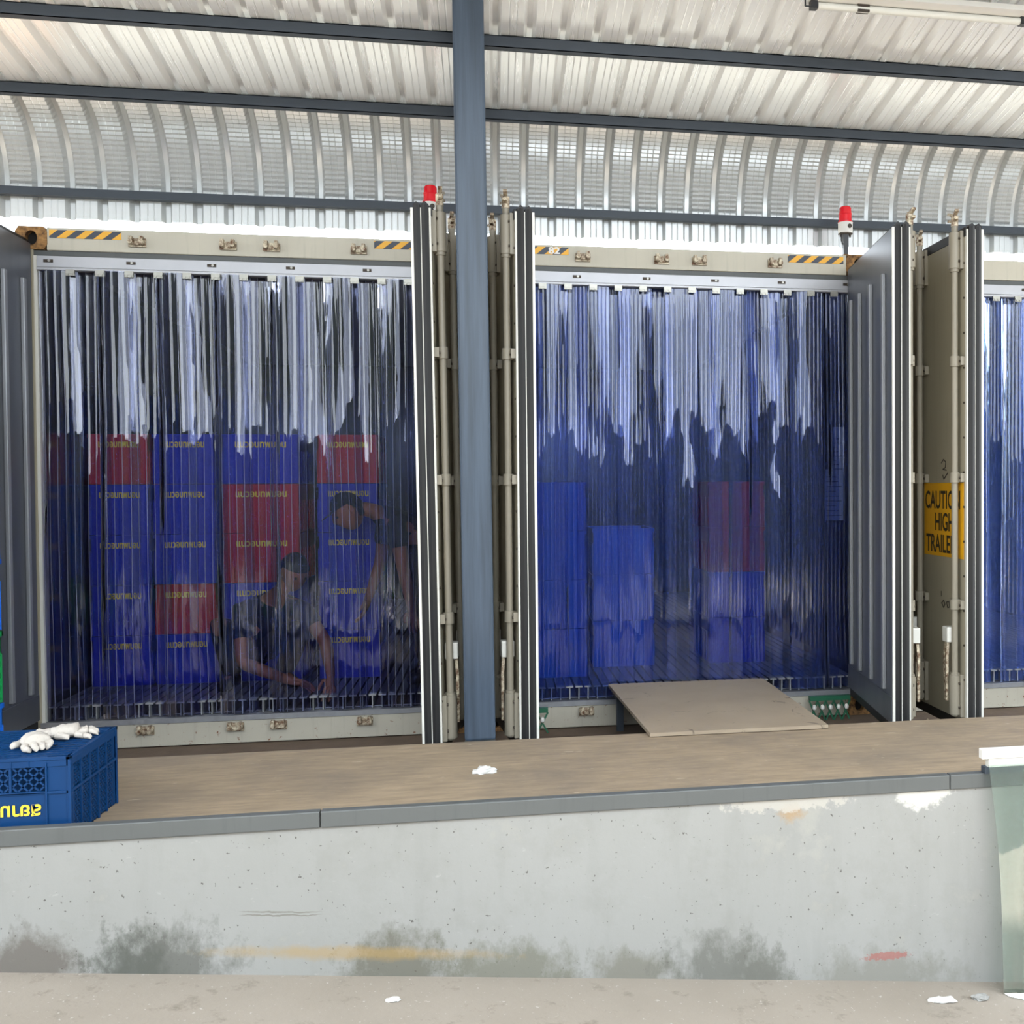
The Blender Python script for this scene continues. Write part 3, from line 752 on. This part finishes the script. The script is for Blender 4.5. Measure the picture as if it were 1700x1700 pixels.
# ------------------------------------------------------------------ fluorescent fitting under the roof
lx0, lx1, ly, lz = 4.08, 5.23, -1.40, 3.548
fl = empty('fluorescent_fitting', ((lx0 + lx1) / 2, ly, 3.66), 'long white unlit fluorescent fitting fixed under the roof sheets', 'lamp')
MB().prism([(ly - 0.05, lz + 0.06), (ly - 0.075, lz + 0.022), (ly - 0.02, lz + 0.019), (ly + 0.02, lz + 0.019), (ly + 0.075, lz + 0.022), (ly + 0.05, lz + 0.06)], 'x', lx0, lx1).build('reflector', m_white, fl)
MB().cyl((lx0 + 0.05, ly, lz), (lx1 - 0.03, ly, lz), 0.017, n=16).build('tube', m_trim, fl, smooth=True)
for x in (lx0 + 0.012, lx1 - 0.045):
    MB().box(x, x + 0.034, ly - 0.018, ly + 0.018, lz - 0.018, lz + 0.028).build('lamp_holder', m_blackpl, fl)
MB().box(lx0 + 0.25, lx0 + 0.31, ly - 0.016, ly + 0.016, lz - 0.016, lz + 0.024).build('tube_clip', m_bolt, fl)
MB().path([(lx0 - 0.012, ly, lz + 0.06), (lx0 - 0.012, ly, lz - 0.005), (lx0 + 0.015, ly, lz - 0.005)], 0.004, 6).build('end_wire', m_blackpl, fl)
for x in (lx0 + 0.2, lx1 - 0.2):
    MB().cyl((x, ly, lz + 0.05), (x, ly, 3.648), 0.005, n=6).build('hanger', m_inox, fl)

# ------------------------------------------------------------------ crates
def clip_diag(w_, h_, pitch):
    segs = []
    k = -h_
    while k < w_ + h_:
        for sg in (1, -1):
            # line x = k + sg*z  (for sg -1 mirrored)
            pts = []
            for z in (0.0, h_):
                x = k + z
                pts.append((x, z))
            (xa, za), (xb, zb) = pts
            if xb > 0 and xa < w_:
                if xa < 0: za += -xa; xa = 0
                if xb > w_: zb -= xb - w_; xb = w_
                if xb - xa > 0.004:
                    segs.append(((xa, za), (xb, zb)) if sg == 1 else ((w_ - xa, za), (w_ - xb, zb)))
        k += pitch
    return segs

def lattice(m, o, ux, uz, w_, h_, pitch, bw, dep, nrm):
    o = Vector(o); ux = Vector(ux); uz = Vector(uz)
    for (a, b) in clip_diag(w_, h_, pitch):
        m.bar(o + ux * a[0] + uz * a[1], o + ux * b[0] + uz * b[1], bw, dep, nrm)
    return m

def field_crate(x0, x1, y0, y1, z0, z1, mat, label):
    """upside-down crate: its open mesh base is on top"""
    c = empty('plastic_crate', ((x0 + x1) / 2, (y0 + y1) / 2, z0), label, 'crate')
    h_ = z1 - z0; T = 0.012
    m = MB()
    # corner posts, rims, mid rails
    for xa, xb in ((x0, x0 + 0.075), (x1 - 0.075, x1)):
        m.box(xa, xb, y0 + 0.004, y0 + T, z0, z1); m.box(xa, xb, y1 - T, y1 - 0.004, z0, z1)
    for ya, yb in ((y0, y0 + 0.05), (y1 - 0.05, y1)):
        m.box(x0 + 0.004, x0 + T, ya, yb, z0, z1); m.box(x1 - T, x1 - 0.004, ya, yb, z0, z1)
    for za, zb, e in ((z1 - 0.035, z1 - 0.001, 0.0), (z0 + 0.170, z0 + 0.180, -0.002), (z1 - 0.012, z1, -0.003)):
        m.box(x0 + e, x1 - e, y0 + e, y0 + T, za, zb); m.box(x0 + e, x1 - e, y1 - T, y1 - e, za, zb)
        m.box(x0 + e, x0 + T, y0 + e, y1 - e, za, zb); m.box(x1 - T, x1 - e, y0 + e, y1 - e, za, zb)
    m.box(x0 + 0.003, x1 - 0.003, y0 + 0.003, y0 + T, z0, z0 + 0.170); m.box(x0 + 0.003, x1 - 0.003, y1 - T, y1 - 0.003, z0, z0 + 0.170)
    m.box(x1 - 0.078, x1 - 0.072, y0 - 0.004, y0 + 0.002, z0, z1 - 0.02); m.box(x1 - 0.006, x1 + 0.003, y0 - 0.003, y0 + 0.010, z0, z1 - 0.004)
    m.box(x1 - 0.008, x1 + 0.003, y1 - 0.012, y1, z0, z1 - 0.004)
    m.box(x0, x1 - 0.078, y0 - 0.002, y0 + 0.004, z0 + 0.172, z0 + 0.178)
    x = x1 - 0.13
    while x > x0 + 0.05:
        m.box(x - 0.002, x + 0.002, y0 - 0.003, y0 + 0.006, z1 - 0.033, z1 - 0.004); x -= 0.055
    m.build('frame', mat, c, bevel=0.0015)
    # lattice windows of the long sides, one panel each
    ww = 0.112; x = x1 - 0.078
    while x - ww > x0 + 0.05:
        lattice(MB(), (x - ww + 0.004, y0 + 0.008, z0 + 0.180), (1, 0, 0), (0, 0, 1), ww - 0.008, h_ - 0.215, 0.034, 0.006, 0.006, (0, 1, 0)).box(x - ww - 0.004, x - ww + 0.004, y0 + 0.002, y0 + T, z0 + 0.18, z1 - 0.03).build('lattice_panel', mat, c)
        x -= ww
    # end side: five tall ribbed mesh panels
    n = 5; st = (y1 - y0 - 0.05) / n
    for i in range(n):
        ya = y0 + 0.022 + i * st
        for za, zb in ((z0 + 0.004, z0 + 0.170), (z0 + 0.180, z1 - 0.036)):
            lattice(MB(), (x1 - 0.007, ya + 0.008, za), (0, 1, 0), (0, 0, 1), st - 0.012, zb - za, 0.021, 0.006, 0.007, (1, 0, 0)).build('mesh_panel', mat, c)
        MB().box(x1 - T, x1 + 0.001, ya - 0.004, ya + 0.006, z0, z1 - 0.03).build('rib', mat, c)
    # base grid, facing up
    m = MB(); k = 0
    yy = y0 + 0.03
    while yy < y1 - 0.02:
        m.box(x0 + 0.01, x1 - 0.01, yy - 0.005, yy + 0.005, z1 - 0.010, z1 - 0.0005); yy += 0.034
    lattice(m, (x0 + 0.01, y0 + 0.01, z1 - 0.007), (1, 0, 0), (0, 1, 0), x1 - x0 - 0.02, y1 - y0 - 0.02, 0.062, 0.011, 0.008, (0, 0, 1))
    m.build('base_grid', mat, c)
    return c

fc = field_crate(0.50, 1.103, -2.406, -1.94, 0.001, 0.30, m_crblue, 'blue upturned crate with inverted yellow lettering and white gloves on it')
# upside-down print on the solid band (turned through 180 degrees)
letter('สยามนิ', 0.064, m_yel, fc, Matrix(((-1, 0, 0, 1.012 - fc.location.x), (0, 0, -1, -2.4068 + 2.173), (0, -1, 0, 0.116), (0, 0, 0, 1))), bold=0.0014, align='LEFT', extrude=0.0008, sx=0.95)

def stack_crate_mesh(wx, dy, h, mat):
    T = 0.012; m = MB(); x0, x1, y0, y1 = -wx/2, wx/2, -dy/2, dy/2
    m.box(x0 + .006, x1 - .006, y0 + .006, y0 + T, 0, h - 0.004); m.box(x0 + .006, x1 - .006, y1 - T, y1 - .006, 0, h - 0.004)
    m.box(x0 + .006, x0 + T, y0 + .006, y1 - .006, 0, h - 0.004); m.box(x1 - T, x1 - .006, y0 + .006, y1 - .006, 0, h - 0.004)
    m.box(x0 + .006, x1 - .006, y0 + .006, y1 - .006, 0, 0.010)
    for za, zb, e in ((h - 0.024, h - 0.002, 0.0), (h - 0.105, h - 0.098, 0.003), (0.0, 0.012, 0.003)):
        m.box(x0 + e, x1 - e, y0 + e, y0 + T, za, zb); m.box(x0 + e, x1 - e, y1 - T, y1 - e, za, zb)
        m.box(x0 + e, x0 + T, y0 + e, y1 - e, za, zb); m.box(x1 - T, x1 - e, y0 + e, y1 - e, za, zb)
    n = 6
    for i in range(n + 1):
        x = x0 + 0.012 + (wx - 0.024) * i / n
        m.box(x - 0.003, x + 0.003, y0 + 0.001, y0 + T, 0.0, h - 0.10)
        y = y0 + 0.012 + (dy - 0.024) * i / n
        m.box(x1 - T, x1 - 0.001, y - 0.003, y + 0.003, 0.0, h - 0.10); m.box(x0 + 0.001, x0 + T, y - 0.003, y + 0.003, 0.0, h - 0.10)
    lattice(m, (x0 + 0.012, y0 + 0.005, 0.012), (1, 0, 0), (0, 0, 1), wx - 0.024, h - 0.118, 0.05, 0.005, 0.004, (0, 1, 0))
    lattice(m, (x1 - 0.005, y0 + 0.012, 0.012), (0, 1, 0), (0, 0, 1), dy - 0.024, h - 0.118, 0.05, 0.005, 0.004, (1, 0, 0))
    return m.mesh('crate_body', mat)

CR = {}
def crate(x, y, z, wx, col, label, group, lettering=True, dy=0.56, h=0.308):
    key = (round(wx, 3), col, round(dy, 2))
    if key not in CR: CR[key] = stack_crate_mesh(wx, dy, h, {'b': m_crdark, 'r': m_crred, 'g': m_crgreen, 'f': m_crmid}[col])
    c = empty('plastic_crate', (x, y, z), label, 'crate', group)
    link('body', CR[key], c)
    if lettering:
        k2 = ('t', round(wx, 3), round(dy, 2))
        if k2 not in CR:
            me = text_mesh('แนวอบทพมอน', 0.058, extrude=0.0008, bold=0.0016, sx=wx / 0.52)
            me.transform(Matrix(((1, 0, 0, 0), (0, 0, -1, -dy/2 + 0.0045), (0, 1, 0, h - 0.064), (0, 0, 0, 1))))
            me.materials.clear(); me.materials.append(m_yel); CR[k2] = me
        link('lettering', CR[k2], c)
    return c

YF = 0.62; FZ = 0.0185
LV = ('bottom', 'second', 'third', 'fourth', 'top')
def stack(x, y, wx, seq, where, group, lettering=True, z=FZ, dy=0.56):
    for k, ch in enumerate(seq):
        nm = {'b': 'blue', 'f': 'blue', 'r': 'red', 'g': 'green'}[ch]
        lv = 'top' if k == len(seq) - 1 else ('bottom', 'second', 'third', 'fourth', 'fifth')[k]
        crate(x, y, z + k * 0.3105, wx, ch, '%s crate, %s%s, %s' % (nm, lv, '' if lv in ('top', 'bottom') else ' from the floor', where), group, lettering, dy)
G1 = 'lettered crates stacked behind the clear strip curtain'
stack(0.306, YF + 0.28, 0.352, 'bbbbr', 'in the red-topped stack along the container wall', G1)
stack(0.680, YF + 0.28, 0.366, 'brbbb', 'in the stack with one low red crate', G1)
stack(1.131, YF + 0.28, 0.466, 'bbrrb', 'in the wide stack with two reds', G1)
stack(1.656, YF + 0.28, 0.380, 'bbbbr', 'in the red-topped stack behind the bending person', G1)
stack(2.935, 0.62, 0.42, 'ffff', 'in the tall stack inside the ramp container', 'plain crates stacked behind the bluish strip curtain', False)
stack(3.42, 0.95, 0.42, 'fff', 'in the low stack inside the ramp container', 'plain crates stacked behind the bluish strip curtain', False)
stack(4.20, 0.95, 0.40, 'bbrr', 'in the mixed stack inside the ramp container', 'plain crates stacked behind the bluish strip curtain', False)
stack(5.45, 0.62, 0.42, 'fff', 'in the stack behind the vivid blue curtain', 'plain crates behind the bright blue curtain', False)
stack(0.205, -1.62, 0.53, 'fgffff', 'in the stack on the dock', 'crates stacked on the dock by the upturned crate', False, 0.001, 0.5)

# papers pinned inside the second container
for i, (xa, xb, za, zb) in enumerate(((4.715, 4.793, 1.30, 1.60), (4.665, 4.79, 1.00, 1.33))):
    p_ = empty('notice_sheet', ((xa + xb) / 2, 0.16 + i * 0.004, za), ('narrow upper paper notice hung inside the ramp container', 'wider ruled paper notice hung inside the ramp container')[i], 'notice')
    MB().box(xa, xb, 0.16 + i * 0.004, 0.161 + i * 0.004, za, zb).build('sheet', m_paper, p_)
    m = MB()
    for q in range(9):
        z = za + 0.03 + q * (zb - za - 0.05) / 9
        m.box(xa + 0.012, xb - 0.012 - 0.02 * (q % 3), 0.1592 + i * 0.004, 0.1598 + i * 0.004, z, z + 0.004)
    m.build('ruled_line', m_ink, p_)

# ------------------------------------------------------------------ gloves on the crate
def glove(c, rz, label, seed):
    rnd = random.Random(seed)
    m = MB()
    bm = bmesh.new()
    def blob(p0, p1, r0, r1, fl=0.55):
        p0 = Vector(p0); p1 = Vector(p1); n = 12; rings = 9
        d = p1 - p0; L = d.length; dx = d.normalized(); sd = Vector((-dx.y, dx.x, 0)).normalized()
        vs_ = []
        for j in range(rings + 1):
            f = j / rings; e = math.sqrt(max(0.0, 1 - (2 * f - 1) ** 6))
            r = (r0 + (r1 - r0) * f) * max(e, 0.12)
            cc = p0 + d * f
            for i in range(n):
                a = 2 * PI * i / n
                k = 1 + 0.22 * noise.noise(Vector((cc.x * 60 + math.cos(a), cc.y * 60 + math.sin(a), seed + f * 3)))
                vs_.append(bm.verts.new(cc + sd * (math.cos(a) * r * k) + Vector((0, 0, (math.sin(a) + 0.9) * r * fl * k))))
        for j in range(rings):
            for i in range(n):
                bm.faces.new((vs_[j*n+i], vs_[j*n+(i+1) % n], vs_[(j+1)*n+(i+1) % n], vs_[(j+1)*n+i]))
        bm.faces.new(vs_[:n][::-1]); bm.faces.new(vs_[-n:])
    blob((-0.11, 0, 0), (-0.04, 0.005, 0), 0.034, 0.038); blob((-0.06, 0, 0), (0.045, 0, 0.004), 0.044, 0.046)
    for i, (yy, L, bz) in enumerate(((-0.033, 0.055, 0), (-0.011, 0.072, 0.004), (0.011, 0.068, 0.006), (0.033, 0.05, 0.002))):
        mid = (0.035 + L * 0.55, yy * 1.25, bz + 0.010 * (i % 2)); blob((0.03, yy, 0.004), mid, 0.013, 0.012, 0.9)
        blob(mid, (0.035 + L, yy * 1.3 + 0.012 * (i - 1.5) * (1 if seed % 2 else -1), bz), 0.012, 0.010, 0.9)
    blob((-0.03, -0.035, 0.002), (0.02, -0.075, 0.006), 0.016, 0.012, 0.9)
    me = bpy.data.meshes.new('work_glove'); bm.to_mesh(me); bm.free(); me.materials.append(m_cloth)
    me.polygons.foreach_set('use_smooth', [True] * len(me.polygons))
    o = link('work_glove', me); o.location = c; o.rotation_euler = (0, 0, rz)
    return tag(o, label, 'glove')
glove((0.985, -2.10, 0.3005), R(8), 'white knitted work glove lying flat on the upturned crate', 3)
glove((0.93, -2.24, 0.3005), R(-62), 'white knitted work glove bunched over its pair on the upturned crate', 6)

# ------------------------------------------------------------------ people
def skin_mesh(nodes, edges, root, levels=2):
    names = list(nodes); idx = {k: i for i, k in enumerate(names)}
    me = bpy.data.meshes.new('tmp_skin'); me.from_pydata([nodes[k][0] for k in names], [(idx[a], idx[b]) for a, b in edges], [])
    o = bpy.data.objects.new('tmp_skin', me); COL.objects.link(o)
    o.modifiers.new('skin', 'SKIN').use_smooth_shade = True
    lay = me.skin_vertices[0].data if me.skin_vertices else None
    if lay is None:
        bm = bmesh.new(); bm.from_mesh(me); bm.verts.layers.skin.verify(); bm.to_mesh(me); bm.free(); lay = me.skin_vertices[0].data
    for k in names:
        r = nodes[k][1]; lay[idx[k]].radius = r if isinstance(r, tuple) else (r, r)
        lay[idx[k]].use_root = (k == root)
    s = o.modifiers.new('sub', 'SUBSURF'); s.levels = levels; s.render_levels = levels
    dg = bpy.context.evaluated_depsgraph_get(); dg.update()
    res = bpy.data.meshes.new_from_object(o.evaluated_get(dg))
    bpy.data.objects.remove(o); bpy.data.meshes.remove(me)
    return res

def add_head(bm, c, fwd, upv, s=1.0):
    """skull with jaw, nose, brow, lips and ears; c = centre of the head"""
    f = Vector(fwd).normalized(); u = (Vector(upv) - f * Vector(upv).dot(f)).normalized(); r = f.cross(u)
    ret = bmesh.ops.create_uvsphere(bm, u_segments=24, v_segments=18, radius=1.0)
    for v in ret['verts']:
        x, y, z = v.co
        X = x * 0.076; Yf = y * 0.096; Z = z * 0.115
        if z < 0: X *= 1 - 0.28 * (-z); Yf = Yf * (1 - 0.12 * (-z)) + 0.010 * (-z)
        if y > 0.5 and abs(z) < 0.9: Yf -= 0.006 * (y - 0.5)
        nb = math.exp(-((x / 0.20) ** 2) - (((z + 0.12) / 0.22) ** 2))
        if y > 0: Yf += 0.026 * nb
        br = math.exp(-((z - 0.16) / 0.10) ** 2) * math.exp(-(x / 0.6) ** 2)
        if y > 0: Yf += 0.004 * br
        ey = math.exp(-((abs(x) - 0.38) / 0.17) ** 2 - ((z - 0.02) / 0.10) ** 2)
        if y > 0: Yf -= 0.009 * ey
        lp = math.exp(-((z + 0.46) / 0.07) ** 2 - (x / 0.30) ** 2)
        if y > 0: Yf += 0.005 * lp
        v.co = Vector(c) + (r * X + f * Yf + u * Z) * s
    for sx in (-1, 1):
        e = bmesh.ops.create_uvsphere(bm, u_segments=10, v_segments=8, radius=1.0)
        for v in e['verts']:
            x, y, z = v.co; v.co = Vector(c) + (r * (sx * 0.076 + x * 0.011) + f * (y * 0.018 - 0.006) + u * (z * 0.031)) * s

def cap_mesh(c, fwd, upv, brim=False, s=1.0):
    f = Vector(fwd).normalized(); u = (Vector(upv) - f * Vector(upv).dot(f)).normalized(); r = f.cross(u)
    bm = bmesh.new(); ret = bmesh.ops.create_uvsphere(bm, u_segments=24, v_segments=18, radius=1.0)
    kill = []
    for v in ret['verts']:
        x, y, z = v.co
        lim = 0.34 if y > 0.25 else (0.0 if y > -0.2 else -0.42)
        if z < lim - 0.12: kill.append(v); continue
        k = 1 + 0.02 * noise.noise(Vector((x, y, z)) * 6)
        v.co = Vector(c) + (r * x * 0.084 * k + f * (y * 0.104 * k - 0.002) + u * (z * 0.124 * k)) * s
    bmesh.ops.delete(bm, geom=kill, context='VERTS')
    if brim:
        vs_ = []
        for j, (d, dz) in enumerate(((0.080, 0.046), (0.165, 0.034))):
            for i in range(9):
                a = -0.9 + 1.8 * i / 8
                for th in (0, 0.004):
                    vs_.append(bm.verts.new(Vector(c) + (r * math.sin(a) * (0.080 + 0.0 * j) + f * (d * (math.cos(a) * 0.85 + 0.15)) + u * (dz + th)) * s))
        for i in range(8):
            for th in (0, 1):
                a = i * 2 + th; b_ = (i + 1) * 2 + th; q = 18 + (i + 1) * 2 + th; p = 18 + i * 2 + th
                bm.faces.new((vs_[a], vs_[b_], vs_[q], vs_[p]))
            bm.faces.new((vs_[18 + i*2], vs_[18 + i*2 + 1], vs_[18 + (i+1)*2 + 1], vs_[18 + (i+1)*2]))
    me = bpy.data.meshes.new('hair'); bm.to_mesh(me); bm.free()
    me.polygons.foreach_set('use_smooth', [True] * len(me.polygons))
    return me

def hand(nodes, edges, wrist, tag_, d, side, palm):
    """palm and five bent fingers growing from node `wrist`; d = pointing direction, side = towards the thumb, palm = facing direction"""
    w0 = Vector(nodes[wrist][0]); d = Vector(d).normalized(); sd = Vector(side); sd = (sd - d * sd.dot(d)).normalized(); pl = Vector(palm).normalized()
    pc = w0 + d * 0.05; nodes[tag_ + 'palm'] = (tuple(pc), (0.026, 0.020)); edges.append((wrist, tag_ + 'palm'))
    for i, (o_, L) in enumerate(((0.030, 0.070), (0.010, 0.080), (-0.010, 0.074), (-0.030, 0.058))):
        a = pc + d * 0.040 + sd * o_; b_ = a + d * L * 0.5 + pl * 0.010; e = b_ + d * L * 0.35 + pl * 0.026
        k = tag_ + 'f%d' % i
        nodes[k + 'a'] = (tuple(a), 0.0092); nodes[k + 'b'] = (tuple(b_), 0.0085); nodes[k + 'c'] = (tuple(e), 0.0072)
        edges += [(tag_ + 'palm', k + 'a'), (k + 'a', k + 'b'), (k + 'b', k + 'c')]
    a = w0 + d * 0.03 + sd * 0.036 + pl * 0.008; b_ = a + d * 0.032 + sd * 0.016 + pl * 0.010; e = b_ + d * 0.026 + pl * 0.010
    nodes[tag_ + 'ta'] = (tuple(a), 0.0115); nodes[tag_ + 'tb'] = (tuple(b_), 0.010); nodes[tag_ + 'tc'] = (tuple(e), 0.008)
    edges += [(tag_ + 'palm', tag_ + 'ta'), (tag_ + 'ta', tag_ + 'tb'), (tag_ + 'tb', tag_ + 'tc')]

def person(J, head_c, head_f, head_u, label, shirt, brim, base):
    """J: joints pelvis, chest, neck, (l|r)(sh, el, wr, hip, kn, an, toe); hands (d, side, palm)"""
    g = empty('person', base, label, 'person')
    off = Matrix.Translation(-Vector(base))
    nd = {'pelvis': (J['pelvis'], (0.115, 0.10)), 'waist': (J['waist'], (0.105, 0.09)), 'chest': (J['chest'], (0.12, 0.095)), 'neck': (J['neck'], 0.048),
          'hd': (tuple(Vector(J['neck']).lerp(Vector(head_c), 0.75)), 0.05)}
    ed = [('pelvis', 'waist'), ('waist', 'chest'), ('chest', 'neck'), ('neck', 'hd')]
    for s in 'lr':
        for k, r_ in (('sh', 0.056), ('el', 0.040), ('wr', 0.027), ('hip', 0.085), ('kn', 0.058), ('an', 0.038), ('toe', 0.03)): nd[s + k] = (J[s + k], r_)
        mid = Vector(J[s + 'el']).lerp(Vector(J[s + 'wr']), 0.3); nd[s + 'fa'] = (tuple(mid), 0.041)
        cf = Vector(J[s + 'kn']).lerp(Vector(J[s + 'an']), 0.3); nd[s + 'cf'] = (tuple(cf), 0.055)
        ed += [('chest', s + 'sh'), (s + 'sh', s + 'el'), (s + 'el', s + 'fa'), (s + 'fa', s + 'wr'), ('pelvis', s + 'hip'), (s + 'hip', s + 'kn'), (s + 'kn', s + 'cf'), (s + 'cf', s + 'an'), (s + 'an', s + 'toe')]
        hand(nd, ed, s + 'wr', s, *J[s + 'hand'])
    me = skin_mesh(nd, ed, 'pelvis')
    bm = bmesh.new(); bm.from_mesh(me); add_head(bm, head_c, head_f, head_u)
    bm.to_mesh(me); bm.free(); me.transform(off); me.materials.clear(); me.materials.append(m_skin)
    me.polygons.foreach_set('use_smooth', [True] * len(me.polygons)); me.name = 'body'
    link('body', me, g)
    # shirt with short sleeves
    ns = {k: (nd[k][0], tuple(v + 0.014 for v in (nd[k][1] if isinstance(nd[k][1], tuple) else (nd[k][1],) * 2))) for k in ('pelvis', 'waist', 'chest', 'lsh', 'rsh')}
    es = [('pelvis', 'waist'), ('waist', 'chest'), ('chest', 'lsh'), ('chest', 'rsh')]
    nk = Vector(J['chest']).lerp(Vector(J['neck']), 0.75); ns['nk'] = (tuple(nk), 0.065); es.append(('chest', 'nk'))
    for s in 'lr':
        a = Vector(J[s + 'sh']).lerp(Vector(J[s + 'el']), 0.62); ns[s + 'sl'] = (tuple(a), 0.064); es.append((s + 'sh', s + 'sl'))
    me = skin_mesh(ns, es, 'pelvis'); me.transform(off); me.materials.clear(); me.materials.append(shirt); me.name = 'shirt'; link('shirt', me, g)
    ns = {'pelvis': (J['pelvis'], (0.125, 0.115))}; es = []
    for s in 'lr':
        for k, r_ in (('hip', 0.10), ('kn', 0.075), ('cf', 0.070), ('an', 0.060)): ns[s + k] = (nd[s + k][0], r_)
        es += [('pelvis', s + 'hip'), (s + 'hip', s + 'kn'), (s + 'kn', s + 'cf'), (s + 'cf', s + 'an')]
    me = skin_mesh(ns, es, 'pelvis'); me.transform(off); me.materials.clear(); me.materials.append(m_trous); me.name = 'trousers'; link('trousers', me, g)
    for s in 'lr':
        a = Vector(J[s + 'an']); b_ = Vector(J[s + 'toe']); h_ = a - (b_ - a) * 0.35
        me = skin_mesh({'h': ((h_.x, h_.y, b_.z + 0.004), 0.045), 'a': ((a.x, a.y, a.z), 0.05), 'm': (tuple(a.lerp(b_, 0.6)), (0.048, 0.036)), 't': (tuple(b_ + (b_ - a) * 0.25), (0.044, 0.03))}, [('h', 'm'), ('a', 'm'), ('m', 't')], 'm')
        me.transform(off); me.materials.clear(); me.materials.append(m_shoe); link('shoe', me, g)
    me = cap_mesh(head_c, head_f, head_u, brim); me.transform(off); me.materials.append(m_shirt2 if brim else m_hair)
    link('cap' if brim else 'hair', me, g)
    f = Vector(head_f).normalized(); u = (Vector(head_u) - f * Vector(head_u).dot(f)).normalized(); r = f.cross(u)
    for sx in (-1, 1):
        cc = Vector(head_c) + r * (sx * 0.030) + f * 0.083 + u * 0.004
        m = MB().lathe((0, 0, 0), [(0.001, -0.009), (0.008, -0.005), (0.009, 0), (0.008, 0.005), (0.001, 0.009)], 10)
        m.v = [tuple(Vector(v) + cc - Vector(base)) for v in m.v]
        m.build('eye', m_eye, g, local=True)
    return g

F0 = 0.02
person({'pelvis': (1.10, 0.48, 0.30), 'waist': (1.15, 0.43, 0.40), 'chest': (1.22, 0.34, 0.50), 'neck': (1.30, 0.28, 0.60),
        'rsh': (1.075, 0.30, 0.49), 'rel': (1.105, 0.17, 0.205), 'rwr': (1.36, 0.14, 0.100), 'rhand': ((0.95, 0.0, -0.25), (0, -0.5, 0.5), (0.1, 0.3, -1)),
        'lsh': (1.40, 0.36, 0.51), 'lel': (1.56, 0.27, 0.30), 'lwr': (1.60, 0.17, 0.12), 'lhand': ((0.0, -0.25, -0.5), (-1, 0, 0), (-0.4, 0.5, -0.4)),
        'rhip': (1.05, 0.46, 0.27), 'rkn': (0.97, 0.20, 0.45), 'ran': (1.0, 0.42, 0.09), 'rtoe': (0.97, 0.28, F0 + 0.03),
        'lhip': (1.18, 0.48, 0.27), 'lkn': (1.42, 0.30, 0.40), 'lan': (1.28, 0.45, 0.09), 'ltoe': (1.36, 0.34, F0 + 0.03)},
       (1.385, 0.255, 0.725), (0.55, -0.70, -0.42), (0.25, -0.3, 1), 'dark-haired person in a navy short-sleeved shirt crouching behind the strip curtain', m_shirt, False, (1.15, 0.38, F0))
person({'pelvis': (2.14, 0.42, 0.86), 'waist': (2.06, 0.42, 0.97), 'chest': (1.92, 0.40, 1.07), 'neck': (1.80, 0.37, 1.11),
        'rsh': (1.97, 0.26, 1.02), 'rel': (2.02, 0.24, 0.74), 'rwr': (2.07, 0.20, 0.50), 'rhand': ((0.12, -0.05, -1), (-1, 0, 0), (0, 1, 0)),
        'lsh': (1.90, 0.52, 1.02), 'lel': (1.86, 0.50, 0.75), 'lwr': (1.80, 0.38, 0.55), 'lhand': ((-0.3, -0.2, -1), (0, -1, 0), (-1, 0, 0)),
        'rhip': (2.15, 0.34, 0.80), 'rkn': (2.10, 0.28, 0.46), 'ran': (2.17, 0.32, 0.10), 'rtoe': (2.06, 0.28, F0 + 0.03),
        'lhip': (2.15, 0.50, 0.80), 'lkn': (2.08, 0.50, 0.46), 'lan': (2.18, 0.52, 0.10), 'ltoe': (2.06, 0.50, F0 + 0.03)},
       (1.69, 0.34, 1.085), (-0.75, -0.35, -0.50), (-0.45, 0, 1), 'person in a dark cap and dark shirt bending forward behind the strip curtain', m_shirt2, True, (2.12, 0.41, F0))

for o in bpy.data.objects:
    if '_w' in o: del o['_w']
